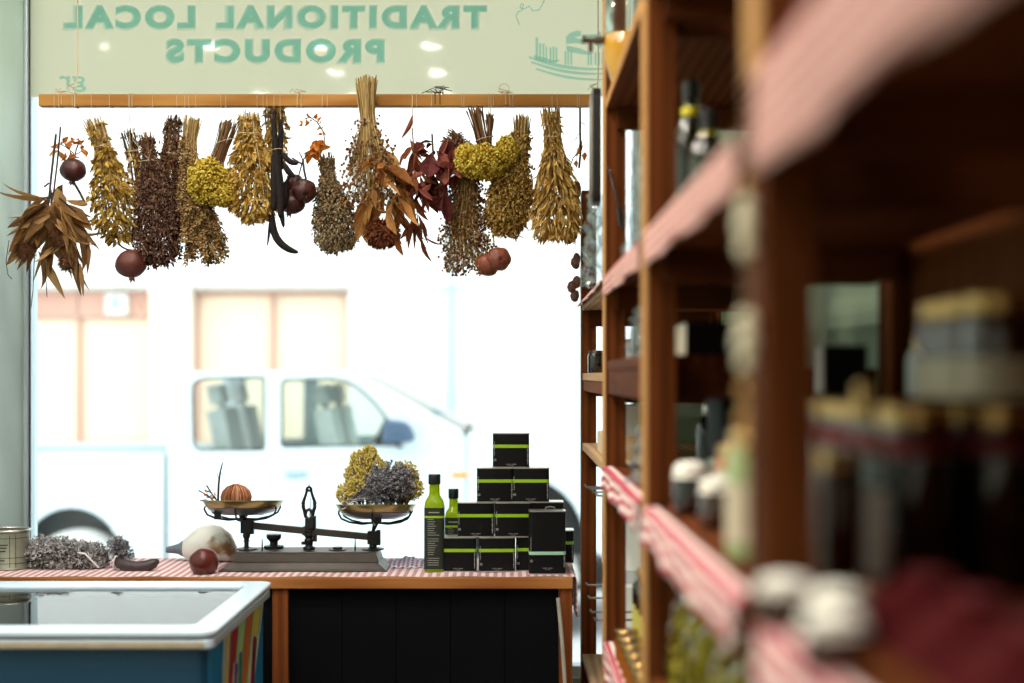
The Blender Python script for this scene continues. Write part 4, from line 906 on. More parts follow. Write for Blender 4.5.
flowers('yellow-brown dried flower bunch at the right of the right scale pan', [(404, 476, 14, .01), (411, 488, 12, .0), (398, 490, 13, .02), (384, 492, 13, .03)])
lv = thing('lavender_posy', RP(383, 506, -.04), 'grey lavender posy tied with white ribbon at the front of the right scale pan', 'dried flowers', 'dried flower bunches in the right scale pan'); m = MB(); st = MB()
root0 = RP(352, 500, -.05)
for k in range(330):
    a_, u_ = R.uniform(0, 2 * PI), math.sqrt(R.random()); e = RP(386 + 25 * u_ * math.cos(a_), 485 + 16 * u_ * math.sin(a_) - 5 * math.cos(a_) * u_, -.085 + .06 * u_ + R.uniform(-.01, .03)); d0 = (e - root0); d = (d0.normalized() + V(R.gauss(.1, .8), R.gauss(-.3, .6), R.gauss(.1, .8))).normalized(); q = e.copy(); q.z = max(q.z, c.z + h)
    L = .022
    for j in range(7):
        q = q + d * L / 7; _, u, w_ = frame(d)
        for i in range(4): b = PI / 2 * i + j; m.blade(q, (d + u * math.cos(b) + w_ * math.sin(b)).normalized(), .0062, .0042, 0, .3, 3, R.random())
    if k % 14 == 0: st.tube([root0 + V(R.gauss(0, .003), R.gauss(0, .003), R.uniform(0, .006)), root0.lerp(e, .5) + V(0, 0, .0), e + V(0, .012, -.006)], .0007, 4, R.random())
st.build('stem_bunch', 'lavender_grey', lv); m.build('flower_spikes', 'lavender_grey', lv)
m = MB(); q = RP(352, 502, -.062)
for a in (-1, 1): m.tube([q, q + V(a * .012, -.004, .008), q + V(a * .022, -.004, .004), q + V(a * .014, -.006, -.004), q], .0018, 5); m.tube([q, q + V(a * .010, -.006, -.01), q + V(a * .02, -.006, -.013 if a < 0 else -.004)], .0015, 5)
m.build('ribbon', 'white_ribbon', lv, smooth=60)

# ------------------------------------------------------------------ olive-oil tins
kT = 3.705 / FPX
def tin_model(w_, h, d, mat_band, band, label, name='oil_tin'):
    t = thing(name, (0, 0, 0), label, 'tin', 'black oil tins stacked on the table')
    ol = rounded([(-w_ / 2, -d / 2), (w_ / 2, -d / 2), (w_ / 2, d / 2), (-w_ / 2, d / 2)], .009, 4)
    def ring(z0, z1, g, mat, nm):
        m = MB(); m.prism([V(x * (1 + g / w_ * 2), y * (1 + g / d * 2), z0) for x, y in ol], (0, 0, z1 - z0)); return m.build(nm, mat, t, local=True, smooth=35)
    ring(.0018, h - .0018, 0, 'tin_black', 'body'); ring(0, .0024, .0009, 'tin_rim', 'base_rim'); ring(h - .0024, h, .0009, 'tin_rim', 'lid_rim')
    ring(h * band - .0042, h * band + .0042, .00035, mat_band, 'label_band')
    MB().lathe([(.012, 0), (.012, .006), (.010, .008), (0, .008)], (w_ * .22, .0, h), 16).build('cap', 'cap_black', t, local=True, smooth=40)
    m = MB()
    for k in range(9):
        if k in (4,): continue
        m.box((-.0115 + k * .0029, -d / 2 - .0005, h * .10), (.0019, .0006, .0016 + .0005 * (k % 2)))
    for k in range(5): m.box((-.0058 + k * .0029, -d / 2 - .0005, h * .10 - .0036), (.0018, .0006, .0012))
    for i in range(3): m.box((-w_ / 2 + .0055, -d / 2 - .0005, h * (.2 + .0) + i * .0022), (.0075, .0006, .0012))
    for i in range(7): m.box((-w_ / 2 + .004, -d / 2 - .0005, h * .38 + i * .0052), (.0016 + .001 * (i % 2), .0006, .0034))
    for i in range(9): m.box((w_ / 2 - .004, -d / 2 - .0005, h * .12 + i * .0046), (.0016 + .001 * (i % 3), .0006, .003))
    m.build('label_print', 'print_grey', t, local=True); return t
sw_, sh_, sd_ = 36.5 * kT, 34.6 * kT, .062
tin0 = tin_model(sw_, sh_, sd_, 'tin_green', .62, 'black oil tin with green band alone at the top of the stack')
def tinpos(px, row, Y=3.736): return V(P(px, 0, Y).x, Y, TS + row * (sh_ + .0002))
tin_cap_h = .008
# caps stand proud: the next row sits on the rims, so caps of covered tins are left off
cap0 = [o for o in tin0.children if o.name.startswith('cap')][0]
tin0.location = tinpos(511, 4 - .0) - V(0, 0, sh_); ORG[tin0.name] = tin0.location
for px, row, Yt, rz, lab in [(495, 2, 3.736, .02, 'black oil tin with green band, left one of the pair below the top tin'), (531, 2, 3.736, -.03, 'black oil tin with green band, right one of the pair below the top tin'),
        (476, 1, 3.736, .0, 'black oil tin with green band beside the shorter bottle, second layer from the table'), (513, 1, 3.736, .02, 'green-banded oil tin in the middle of the second layer from the table'),
        (458.5, 0, 3.733, -.01, 'green-banded oil tin on the table at the left foot of the stack'), (497, 0, 3.733, .02, 'green-banded oil tin on the table in the middle of the stack foot'),
        (534, 0, 3.75, .0, 'black oil tin on the table, mostly hidden behind the tall tin'), (545, 1, 3.752, .0, 'black oil tin whose top shows just above the tall tin'),
        (556, 0, 3.90, .0, 'green-banded oil tin peeking out at the right behind the tall tin')]:
    t = dup(tin0, tinpos(px, row, Yt), rz, lab)
    for o in list(t.children):
        if o.name.startswith('cap') and px != 560: bpy.data.objects.remove(o)
bpy.data.objects.remove(cap0)
tall = tin_model(36.5 * 3.655 / FPX, 63.5 * 3.655 / FPX, .055, 'tin_mint', .335, 'tall black oil tin with a pale mint band at the front right of the stack')
tall.location = V(P(547, 0, 3.682).x, 3.682, TS); tall.rotation_euler.z = .03
for o in list(tall.children):
    if o.name.startswith('cap'):
        bpy.data.objects.remove(o)
hd = MB(); hh = 63.5 * 3.655 / FPX; hd.tube([V(-.005, 0, hh), V(-.003, 0, hh + .007), V(.008, 0, hh + .009), V(.019, 0, hh + .007), V(.021, 0, hh)], .0018, 6); hd.build('handle', 'tin_rim', tall, local=True, smooth=60)

# ------------------------------------------------------------------ oil bottles (square glass)
def bottle(w_, hb, hs, hn, label, loc, rz=0):
    t = thing('oil_bottle', (0, 0, 0), label, 'bottle', 'square olive-oil bottles on the table')
    secs = [(0, w_ * .94, .22), (.003, w_, .2), (hb, w_, .2), (hb + (hs - hb) * .45, w_ * .9, .32), (hb + (hs - hb) * .8, w_ * .62, .5), (hs, w_ * .54, .5), (hn - .014, w_ * .52, .5)]
    m = MB(); N = 24; vs = []
    for z, ww, rr in secs:
        pts = rounded([(-ww / 2, -ww / 2), (ww / 2, -ww / 2), (ww / 2, ww / 2), (-ww / 2, ww / 2)], ww * rr, 5); vs += [V(x, y, z) for x, y in pts]
    n = len(vs) // len(secs); fs = [tuple(range(n - 1, -1, -1)), tuple((len(secs) - 1) * n + k for k in range(n))]
    for i in range(len(secs) - 1):
        for k in range(n): fs.append((i * n + k, i * n + (k + 1) % n, (i + 1) * n + (k + 1) % n, (i + 1) * n + k))
    m.add(vs, fs); m.build('glass', 'oil_glass', t, local=True, smooth=40)
    MB().lathe([(w_ * .29, hn - .016), (w_ * .31, hn - .014), (w_ * .31, hn + .008), (w_ * .29, hn + .010), (0, hn + .010)], (0, 0, 0), 24).build('cap', 'cap_black', t, local=True, smooth=40)
    def wrap(z0, z1, g, mat, nm):
        ww = w_ + g; pts = rounded([(-ww / 2, -ww / 2), (ww / 2, -ww / 2), (ww / 2, ww / 2), (-ww / 2, ww / 2)], ww * .2, 4)
        pts = [p for p in pts if p[1] < ww * .36]; i = min(range(len(pts)), key=lambda i: (pts[i][0] > 0, -pts[i][1])); o = []
        pts.sort(key=lambda p: math.atan2(p[1], p[0]) if p[1] < 0 else (math.atan2(p[1], p[0]) if p[0] > 0 else math.atan2(p[1], p[0]) - 2 * PI))
        m = MB(); m.add([V(x, y, z) for z in (z0, z1) for x, y in pts], [(k, k + 1, len(pts) + k + 1, len(pts) + k) for k in range(len(pts) - 1)]); return m.build(nm, mat, t, local=True, smooth=40)
    zt = hb * .98; lb = wrap(.008, zt, .0008, 'bottle_label', 'label'); wrap(zt - .0265, zt - .021, .0013, 'tin_green', 'label_band')
    m = MB(); RR = random.Random(4); z = zt - .012; y = -w_ / 2 - .0008
    m.box((0, y, z), (w_ * .55, .0005, .003)); z -= .018
    for k in range(24):
        L = w_ * RR.uniform(.3, .62) if k % 8 else w_ * .3
        if k % 9 == 8: z -= .004; continue
        m.box((-w_ * .32 + L / 2, y, z), (L, .0005, .0016)); z -= .0058
        if z < .016: break
    m.build('label_print', 'print_grey', t, local=True)
    t.location = loc; t.rotation_euler.z = rz; ORG[t.name] = Vector(loc); return t
kb = 3.74 / FPX
bottle(19.5 * kb, 65 * kb, 77 * kb, 92.5 * kb, 'taller green oil bottle with black cap left of the tins', V(P(434.5, 0, 3.72).x, 3.72, TS))
bottle(17 * kb, 50 * kb, 60 * kb, 74 * kb, 'shorter green oil bottle with black cap half hidden behind the tins', V(P(453.5, 0, 3.85).x, 3.85, TS))

# folded napkin between scale and bottles
def nf(u, v):
    x = P(386 + 40 * u, 0, 3.85).x; y = 3.78 + .14 * v; b = math.sin(PI * u) * math.sin(PI * v)
    return V(x, y, TS + .001 + .015 * b ** .6 * (1 + .25 * math.sin(9 * u + 4 * v)) + .002 * math.sin(30 * u))
nk = MB().grid(nf, 30, 16).build('napkin', 'gingham_purple', None, smooth=180, thick=.002); tag(nk, 'crumpled purple checked napkin between the scale and the bottles', 'napkin')

# ------------------------------------------------------------------ left end of the table
Yl = 3.78; kl = Yl / FPX
def L_(px, py, dy=0): return V((px - 512) * kl, Yl + dy, TS + (571 - py) * kl)
cn = thing('metal_can', L_(10, 571), 'old round metal can with faded print at the far left of the table', 'can')
r = 19 * kl; h = 40 * kl; cc = L_(10, 571)
MB().lathe([(0, 0), (r, 0), (r * 1.02, .002), (r, .004), (r, h - .006), (r * .97, h - .006), (r * .97, .006), (0, .006)], cc, 40).build('body', 'old_tin', cn, smooth=35)
MB().tube([cc + V(math.cos(a) * r * 1.02, math.sin(a) * r * 1.02, h - .005) for a in [2 * PI * j / 40 for j in range(40)]], .0035, 6, closed=True).build('rim', 'tin_rim', cn, smooth=60)
m = MB()
for z in (.16 * h, .3 * h, .78 * h):
    m.tube([cc + V(math.cos(a) * r * 1.004, math.sin(a) * r * 1.004, z) for a in [PI + PI * j / 24 for j in range(25)]], .0007, 4)
for a in (-.95, -1.25): m.tube([cc + V(math.cos(a) * r * 1.004, math.sin(a) * r * 1.004, z) for z in (.06 * h, .5 * h, .86 * h)], .0008, 4)
for i, (z, a0, a1) in enumerate([(.62, -2.0, -1.35), (.55, -2.1, -1.4), (.47, -2.0, -1.45), (.24, -1.9, -1.5)]): m.tube([cc + V(math.cos(a0 + (a1 - a0) * j / 8) * r * 1.003, math.sin(a0 + (a1 - a0) * j / 8) * r * 1.003, z * h) for j in range(9)], .0016, 4)
m.build('faded_print', 'twig_dark', cn)
def fuzzy(name, label, cat, lobes, mat, n, L, group=None):
    x0 = sum(l[0] for l in lobes) / len(lobes); root = thing(name, L_(x0, 571), label, cat, group); m = MB(); s_ = MB()
    for x, y, rx, ry, dy in lobes:
        c = L_(x, y, dy); s_.ball(c, kl, .1, 14, 9, (rx * .8, rx * .7, ry * .8))
        for k in range(int(n * rx / 20)):
            d = V(R.gauss(0, 1), R.gauss(0, 1), R.gauss(0, 1)).normalized(); q = c + V(d.x * rx, d.y * rx * .8, d.z * ry) * kl * R.uniform(.8, 1); dd = (d + V(R.gauss(0, .7), R.gauss(0, .7), R.gauss(0, .7))).normalized(); ti = min(1, max(0, .5 + .0 * d.z + R.gauss(0, .25)))
            for j in range(5):
                q2 = q + dd * L * j / 5; q2.z = max(q2.z, TS + .003)
                for i in range(2): m.blade(q2, (dd + V(R.gauss(0, 1), R.gauss(0, 1), R.gauss(0, 1)) * .7).normalized(), .0065, .003, 0, .3, 3, ti)
    s_.build('stem_bunch', mat, root, smooth=60); m.build('flower_spikes', mat, root); return root
R = random.Random(11)
lb = fuzzy('lavender_bundle', 'large fuzzy grey-green lavender bundle lying beside the metal can', 'dried flowers', [(44, 556, 15, 14, 0), (62, 556, 17, 13, -.01), (80, 559, 16, 12, 0), (94, 560, 12, 10, .01)], 'lavender_green', 620, .018)
MB().tube([L_(84, 553, -.055), L_(92, 554, -.06), L_(98, 560, -.062), L_(104, 568, -.05)], .0022, 6).build('twine', 'white_ribbon', lb, smooth=60)
fuzzy('lavender_tuft', 'small grey-purple lavender tuft behind the dark curved pod', 'dried flowers', [(118, 549, 8, 7, 0), (122, 560, 8, 10, .01)], 'lavender_grey', 400, .012)
pd = thing('curved_pod', L_(140, 575, -.03), 'dark purple curved dried pod with white string loop lying on the table', 'dried pod')
MB().tube([L_(120, 560, -.04), L_(124, 564, -.045), L_(132, 566.5, -.05), L_(142, 568, -.05), L_(152, 566.5, -.05), L_(159, 563.5, -.05), L_(163, 561, -.05)], [.008, .014, .0155, .0165, .0155, .013, .006], 12).build('pod', 'pod_purple', pd, smooth=70)
MB().tube([L_(120, 564, -.04) + V(.004 * math.sin(a), -.018 * math.cos(a), .019 * math.sin(a + .5)) for a in [2 * PI * j / 16 for j in range(16)]], .0022, 6, closed=True).build('string_loop', 'white_ribbon', pd, smooth=60)
# pale gourd with a dark neck
gd = thing('gourd', L_(208, 571, .03), 'big pale mottled gourd with a dark neck beside the scale', 'gourd'); ax = V(1, 0, .0)
body = MB(); g0 = P(166, 560, 3.925); prof = [(0, 0), (.008, .001), (.010, .012), (.014, .03), (.024, .046), (.038, .062), (.048, .086), (.0515, .112), (.048, .14), (.037, .165), (.019, .181), (0, .185)]
pts = []; seg = 28; vs = []
for r_, hh_ in prof:
    cx = g0.x + hh_ * 1.08; cz = TS + max(.0115, r_ * .98) if hh_ > .03 else TS + .030 - hh_ * .1
    if .0 <= hh_ <= .05: cz = TS + .030 + hh_ * .1
    vs.append((cx, cz, r_))
for i, (cx, cz, r_) in enumerate(vs):
    for k in range(seg): a = 2 * PI * k / seg; body.v.append((cx, g0.y + math.cos(a) * r_, cz + math.sin(a) * r_)); body.t.append(.5)
cut = 4
body_f = [(i * seg + k, i * seg + (k + 1) % seg, (i + 1) * seg + (k + 1) % seg, (i + 1) * seg + k) for i in range(len(vs) - 1) for k in range(seg)]
nk_ = MB(); nk_.v = body.v[:(cut + 1) * seg]; nk_.t = body.t[:(cut + 1) * seg]; nk_.f = body_f[:cut * seg]
body.v = body.v[cut * seg:]; body.t = body.t[cut * seg:]; body.f = [tuple(i - cut * seg for i in f) for f in body_f[cut * seg:]]
t_ = NT('gourd_mottled'); b_ = t_.bsdf(srgb(214, 214, 206), .45); f_ = t_.noise(t_.coords((1, 1, 1)), 11, 3); t_.link(t_.ramp(f_, [(.0, srgb(226, 230, 228)), (.56, srgb(218, 220, 214)), (.66, srgb(156, 122, 84)), (.75, srgb(120, 92, 64))]), b_.inputs['Base Color']); t_.end(b_.outputs[0])
body.build('body', 'gourd_mottled', gd, smooth=70); nk_.build('neck', 'gourd_neck', gd, smooth=70)
on = thing('pomegranate', L_(208.5, 574, -.05), 'round dark red pomegranate lying in front of the pale gourd', 'fruit')
pom_part(L_(212.5, 574, -.105) + V(0, 0, .0365), .0375, 'onion_red', on, V(-.3, .8, .4), sq=.95)
# ------------------------------------------------------------------ ice-cream chest freezer
plain('freezer_white', srgb(208, 228, 246), .3, 0, .02, 4)
plain('freezer_teal', srgb(6, 62, 90), .4, 0, .05, 4)
plain('freezer_blue', srgb(30, 140, 200), .4, 0, .04, 4)
plain('freezer_beige', srgb(176, 164, 140), .5)
plain('freezer_dark_grey', srgb(70, 74, 82), .5)  # dark grey of the lid seal and the plinth
for nm, c in (('stripe_white', (226, 240, 240)), ('stripe_yellow', (240, 214, 100)), ('stripe_red', (186, 40, 44)), ('stripe_green', (184, 232, 164)), ('stripe_orange', (226, 128, 64)), ('stripe_lime', (228, 226, 104)), ('pop_maroon', (140, 34, 40)), ('pop_teal', (40, 150, 130)), ('pop_purple', (120, 76, 130))): plain(nm, srgb(*c), .4, 0, .03, 10)
MATS['freezer_glass'] = thin_glass('freezer_glass', (.80, .88, .9, 1), .01, 1.7)
fxr, fxl, fy0, fy1, fz_ = -.578, -1.95, 2.765, 3.44, .902
fr = thing('chest_freezer', ((fxr + fxl) / 2, (fy0 + fy1) / 2, 0), 'teal ice-cream chest freezer with a white rim and sliding glass lid', 'freezer')
def rrect(x0, x1, y0, y1, r): return rounded([(x0, y0), (x1, y0), (x1, y1), (x0, y1)], r, 6)
def tube_ring(outer, inner, z0, z1):
    m = MB(); n = len(outer); vs = [V(x, y, z) for z in (z0, z1) for pl in (outer, inner) for x, y in pl]; fs = []
    for k in range(n):
        k2 = (k + 1) % n; fs += [(k, k2, 2 * n + k2, 2 * n + k), (n + k2, n + k, 3 * n + k, 3 * n + k2), (2 * n + k, 2 * n + k2, 3 * n + k2, 3 * n + k), (k2, k, n + k, n + k2)]
    m.add(vs, fs); return m
body = tube_ring(rrect(fxl + .02, fxr - .02, fy0 + .02, fy1 - .02, .02), rrect(fxl + .08, fxr - .08, fy0 + .08, fy1 - .08, .02), .08, fz_ - .034)
body.add([V(x, y, .1) for x, y in ((fxl + .05, fy0 + .05), (fxr - .05, fy0 + .05), (fxr - .05, fy1 - .05), (fxl + .05, fy1 - .05))], [(0, 1, 2, 3)]); body.build('cabinet', 'freezer_teal', fr, smooth=30)
MB().bx(fxl + .05, fxr - .05, fy0 + .05, fy1 - .05, .0, .08).build('plinth', 'freezer_dark_grey', fr)
MB().bx(fxr - .02, fxr - .0185, fy0 + .035, fy1 - .035, .08, fz_ - .034).build('side_panel', 'freezer_blue', fr)
tube_ring(rrect(fxl + .004, fxr - .004, fy0 + .004, fy1 - .004, .022), rrect(fxl + .08, fxr - .08, fy0 + .08, fy1 - .08, .03), fz_ - .036, fz_ - .018).build('lower_rim', 'freezer_white', fr, smooth=30, bevel=.003)
MB().bx(fxl + .02, fxr - .022, fy0 + .0005, fy0 + .008, fz_ - .034, fz_ - .022).build('trim_strip', 'freezer_beige', fr, bevel=.002)
tube_ring(rrect(fxl + .008, fxr - .008, fy0 + .008, fy1 - .008, .05), rrect(fxl + .07, fxr - .07, fy0 + .07, fy1 - .07, .03), fz_ - .0185, fz_ - .0125).build('seal', 'freezer_dark_grey', fr, smooth=30)
tube_ring(rrect(fxl, fxr, fy0, fy1, .035), rrect(fxl + .05, fxr - .055, fy0 + .07, fy1 - .06, .02), fz_ - .013, fz_).build('lid_frame', 'freezer_white', fr, smooth=30, bevel=.004)
MB().bx(fxl + .06, fxr - .06, fy1 - .085, fy1 - .058, fz_ - .012, fz_ - .001).build('slide_rail', 'freezer_white', fr, bevel=.003)
MB().bx(fxl + .05, fxr - .055, fy0 + .065, fy1 - .06, fz_ - .0118, fz_ - .0075).build('lid_glass', 'freezer_glass', fr)
for x in (-1.6, -1.25, -.92):
    bskt = MB()
    for k in range(8): bskt.bx(x - .14, x + .14, fy0 + .12 + k * .065, fy0 + .124 + k * .065, .55, .554)
    bskt.bx(x - .14, x - .136, fy0 + .1, fy1 - .1, .55, .75).bx(x + .136, x + .14, fy0 + .1, fy1 - .1, .55, .75); bskt.build('wire_basket', 'freezer_white', fr)
def side(px, py, e=0):
    X = fxr - .0185; Yq = X * FPX / (px - 512); return V(X + .0006 + e, min(max(Yq, fy0 + .036), fy1 - .036), CAMZ - (py - CY) * Yq / FPX)
zt = fz_ - .037
def stripe(mat, a, b, a2, b2):
    # (a,b) top x-range at y 640, (a2,b2) x-range at y 683, carried on downwards
    m = MB(); q = []
    for x_t, x_b in ((a, a2), (b, b2)):
        p, r_ = side(x_t, 640), side(x_b, 683); d = (r_ - p); up = p + d * ((zt - p.z) / d.z); dn = p + d * ((.09 - p.z) / d.z); dn.y = max(dn.y, fy0 + .036)
        q.append((up, dn))
    m.add([q[0][0], q[1][0], q[1][1], q[0][1]], [(0, 1, 2, 3)]); m.build('stripe', mat, fr)
for mat, a, b, a2, b2 in [('stripe_white', 223, 224.5, 216.8, 218), ('stripe_yellow', 225.5, 228.5, 219, 222), ('stripe_red', 229.5, 234.5, 222.5, 226.5), ('stripe_green', 235, 240, 226.8, 230.5), ('stripe_orange', 240.4, 244.5, 230.8, 233.2), ('stripe_lime', 245, 250, 233.5, 237.5), ('stripe_white', 250.4, 251.6, 238, 239)]: stripe(mat, a, b, a2, b2)
def pop(cx, cy, w_, hgt, mat, lean=0, nm='ice_pop_print'):
    n = 10; pts = [(cx + w_ * math.cos(PI + PI * k / n), cy + w_ * 2.2 * math.sin(PI + PI * k / n)) for k in range(n + 1)] + [(cx + w_ + lean, cy + hgt), (cx - w_ + lean, cy + hgt)]
    w2 = MB(); w2.add([side(x + (x - cx) * .5, y - 1, .0006) for x, y in pts], [tuple(range(len(pts)))]); w2.build('print_outline', 'stripe_white', fr)
    m = MB(); m.add([side(x, y, .0014) for x, y in pts], [tuple(range(len(pts)))]); m.build(nm, mat, fr)
pop(254, 640, 1.7, 70, 'pop_maroon', -4); pop(240, 655, 1.7, 30, 'pop_teal', -1); pop(235.5, 666, 1.5, 22, 'pop_purple', -1)
# ------------------------------------------------------------------ the wooden shelf unit along the right wall
X0, X1 = .20, .60                    # front and back faces
PY = [(4.08, 4.16), (3.02, 3.10), (2.09, 2.17), (1.13, 1.21), (-.02, .06), (-1.0, -.92)]   # posts, from the window to behind the camera
PW = .042
wood('lit_edge_wood', srgb(206, 160, 104), srgb(176, 124, 72), 2)  # pale wood colour carrying the light on post fronts and top shelf edge
gingham('cloth_check', srgb(164, 74, 80), srgb(216, 184, 172), .014, (2, 1), .9)
gingham('cloth_stripe', srgb(188, 84, 98), srgb(242, 220, 214), .018, (2, 1), .9, True)
plain('lid_gold', srgb(190, 152, 96), .25, .9, .05, 20)
plain('lid_silver', srgb(210, 208, 200), .2, .9, .05, 20)
plain('lid_red', srgb(136, 20, 26), .35, 0, .08, 20)
plain('lid_black', srgb(26, 24, 24), .4)
plain('jar_amber', srgb(62, 30, 16), .12, 0, .2, 20, Coat_Weight=.8)
plain('jar_dark', srgb(22, 16, 14), .12, 0, .2, 20, Coat_Weight=.8)
plain('jar_olive', srgb(120, 112, 30), .2, 0, .3, 40, Coat_Weight=.6)
plain('jar_honey', srgb(170, 96, 24), .15, 0, .15, 20, Coat_Weight=.8)
plain('jar_green', srgb(150, 168, 108), .3, 0, .12, 20, Coat_Weight=.4)
plain('label_cream', srgb(206, 192, 166), .6, 0, .05, 30)
plain('label_yellow', srgb(196, 188, 90), .6, 0, .05, 30)
plain('label_red', srgb(104, 18, 24), .6, 0, .1, 30)
plain('label_white', srgb(232, 232, 228), .6, 0, .03, 30)
plain('cloth_cap_cream', srgb(252, 248, 238), .9, 0, .05, 40)
plain('packet_red', srgb(80, 12, 18), .85, 0, .15, 16, Specular_IOR_Level=.1)
plain('packet_white', srgb(236, 236, 232), .55, 0, .03, 20)
plain('crate_pine', srgb(214, 186, 146), .6, 0, .1, 20)
plain('panel_black', srgb(18, 18, 20), .35)
plain('panel_silver', srgb(150, 148, 138), .35, .6)
plain('oil_dark', srgb(26, 26, 12), .12, 0, .2, 20, Coat_Weight=.8)
plain('oil_yellow', srgb(196, 142, 16), .15, 0, .06, 12, Coat_Weight=.8)
plain('foil_yellow', srgb(220, 204, 20), .4)
plain('tap_bronze', srgb(86, 60, 42), .4, .5)
plain('hook_steel', srgb(150, 152, 154), .3, .9)
tinted('herb_yellow_green', H((120, 112, 20), (178, 166, 44), (210, 198, 90), (128, 116, 30)), trans=.1)
_t = NT('clear_plastic'); _tp = _t.new('BsdfTransparent'); _tp.inputs[0].default_value = (.9, .94, .96, 1); _g = _t.new('BsdfGlossy'); _g.inputs['Roughness'].default_value = .12
_m = _t.new('MixShader'); _m.inputs[0].default_value = .22; _t.link(_tp.outputs[0], _m.inputs[1]); _t.link(_g.outputs[0], _m.inputs[2]); _t.end(_m.outputs[0])
thin_g = thin_glass('jar_glass', (.93, .96, .94, 1)); MATS['jar_glass'] = thin_g; thin_glass('thin_film', (.98, .99, .97, 1), .15, 1.03)

su = thing('shelf_unit', ((X0 + X1) / 2, 1.5, 0), 'tall open shelf unit of dark wood running along the right wall to the window', 'shelf')
for y0, y1 in PY:
    for xa, xb in ((X0, X0 + PW), (X1 - PW, X1)):
        MB().bx(xa, xb, y0, y1, 0, 2.79 if y0 < 4 else 1.93).build('post', 'shelf_wood', su, bevel=.002)
LV = {'top': 1.985, 'high': 1.605, 'eyeA': 1.405, 'eye': 1.43, 'mid': 1.205, 'low': .955, 'base': .6, 'foot': .25}
def board(z, ya, yb, mat='shelf_wood_along', xa=X0 + .002, xb=X1 - PW):
    MB().bx(xa, xb, ya, yb, z - .02, z).build('shelf_board', mat, su, bevel=.0015)
LOWZ = [None, .835, .955, .955, .955]; HIGHZ = [1.605, 1.605, 1.605, 1.64, 1.64]
for i in range(5):
    ys, ye = PY[i + 1][1] + .001, PY[i][0] - .001
    levels = [('high', HIGHZ[i]), ('mid', LV['mid']), ('base', LV['base']), ('foot', LV['foot'])]
    if i: levels += [('top', LV['top']), ('low', LOWZ[i])]
    if i == 0: levels.append(('eyeA', LV['eyeA']))
    if i == 1: levels.append(('eye', LV['eye']))
    for l, z in levels:
        xb = .44 if l == 'eye' else X1 - PW
        board(z, ys, ye, 'pine_board' if i == 0 else 'shelf_wood_along', xb=xb)
        if l in ('eye', 'eyeA'): MB().bx(X0 + .004, X0 + .02, ys, ye, z - (.07 if l == 'eye' else .05), z - .0203).build('apron', 'shelf_wood_along', su, bevel=.0015)
        if l == 'top': MB().bx(X0 - .001, X0 + .0018, ys, ye, z - .02, z).build('lit_edge', 'lit_edge_wood', su)  # pale strip put on for the lit edge of the top shelf
        for y in (ys + .014, ye - .014):      # cross battens under the board ends
            MB().bx(X0 + .022, X1 - PW, y - .0135, y + .0135, z - .066, z - .0203).build('batten', 'batten_wood', su, bevel=.0015)
MB().bx(X1 - .012, X1 - .002, PY[3][1] + .001, PY[2][0] - .001, .2, 1.96).build('back_panel', 'shelf_wood', su)
MB().bx(X1 - .012, X1 - .002, PY[4][1] + .001, PY[3][0] - .001, .2, 1.96).build('back_panel', 'shelf_wood', su)
for i, (y0, y1) in enumerate(PY):             # pale strips painting the lamp light on the post fronts
    if i: MB().bx(X0 - .003, X0 - .0002, y0 + .002, y1 - .002, 1.645 if i == 3 else .01, 2.78).build('lit_edge', 'lit_edge_wood', su)  # on the fourth post only its lit upper part gets the strip

# ------------------------------------------------------------------ checked cloth strips hanging over the shelf edges
GC = 'checked cloth strips along the shelf edges'
def edging(z, ya, yb, drop, label, mat='cloth_stripe', lap=.02, seed=0):
    rr = random.Random(seed); ph = rr.uniform(0, 6); X = X0 - .0045
    def f(u, v):
        y = ya + (yb - ya) * u; wv = .0035 * math.sin(y * 21 + ph) + .002 * math.sin(y * 47 + ph * 2)
        if v < .35: t = v / .35; return V(X + lap * (1 - t), y, z + .0016)
        t = (v - .35) / .65; dr = drop * (1 + .04 * math.sin(y * 13 + ph))
        return V(X - .002 + wv * t - .003 * t, y, z + .0016 - dr * t)
    o = MB().grid(f, 60, 14).build('shelf_cloth', mat, None, smooth=180, thick=.0012)
    return tag(o, label, 'cloth', GC)
edging(LV['high'], 3.115, 4.06, .012, 'narrow checked cloth edging on the high shelf nearest the window', 'cloth_check', .02, 1)
edging(LV['high'], 2.185, 3.005, .045, 'pink checked edging on the high shelf beside the crinkled plastic bag', 'cloth_check', .02, 2)
edging(LV['high'], 1.225, 2.085, .05, 'pink checked cloth edging on the high shelf beside the two dark oil bottles', 'cloth_check', .02, 3)
edging(HIGHZ[3], .08, 1.125, .085, 'broad blurred pink edging on the high shelf, top right of the photo', 'cloth_check', .02, 4)
edging(LV['mid'], 2.185, 3.005, .048, 'red-striped cloth edging on the middle shelf above the small gold-lidded bottles', 'cloth_stripe', .02, 5)
edging(LV['mid'], 1.225, 2.085, .05, 'pink striped cloth edging on the middle shelf above the yellow-green herbs', 'cloth_stripe', .02, 6)
edging(LV['mid'], .5, 1.125, .05, 'blurred pink edging under the cream-capped jars at the bottom right', 'cloth_stripe', .02, 7)
edging(LOWZ[1], 2.185, 3.005, .05, 'red-striped cloth edging on the low shelf under the small gold-lidded bottles', 'cloth_stripe', .02, 8)

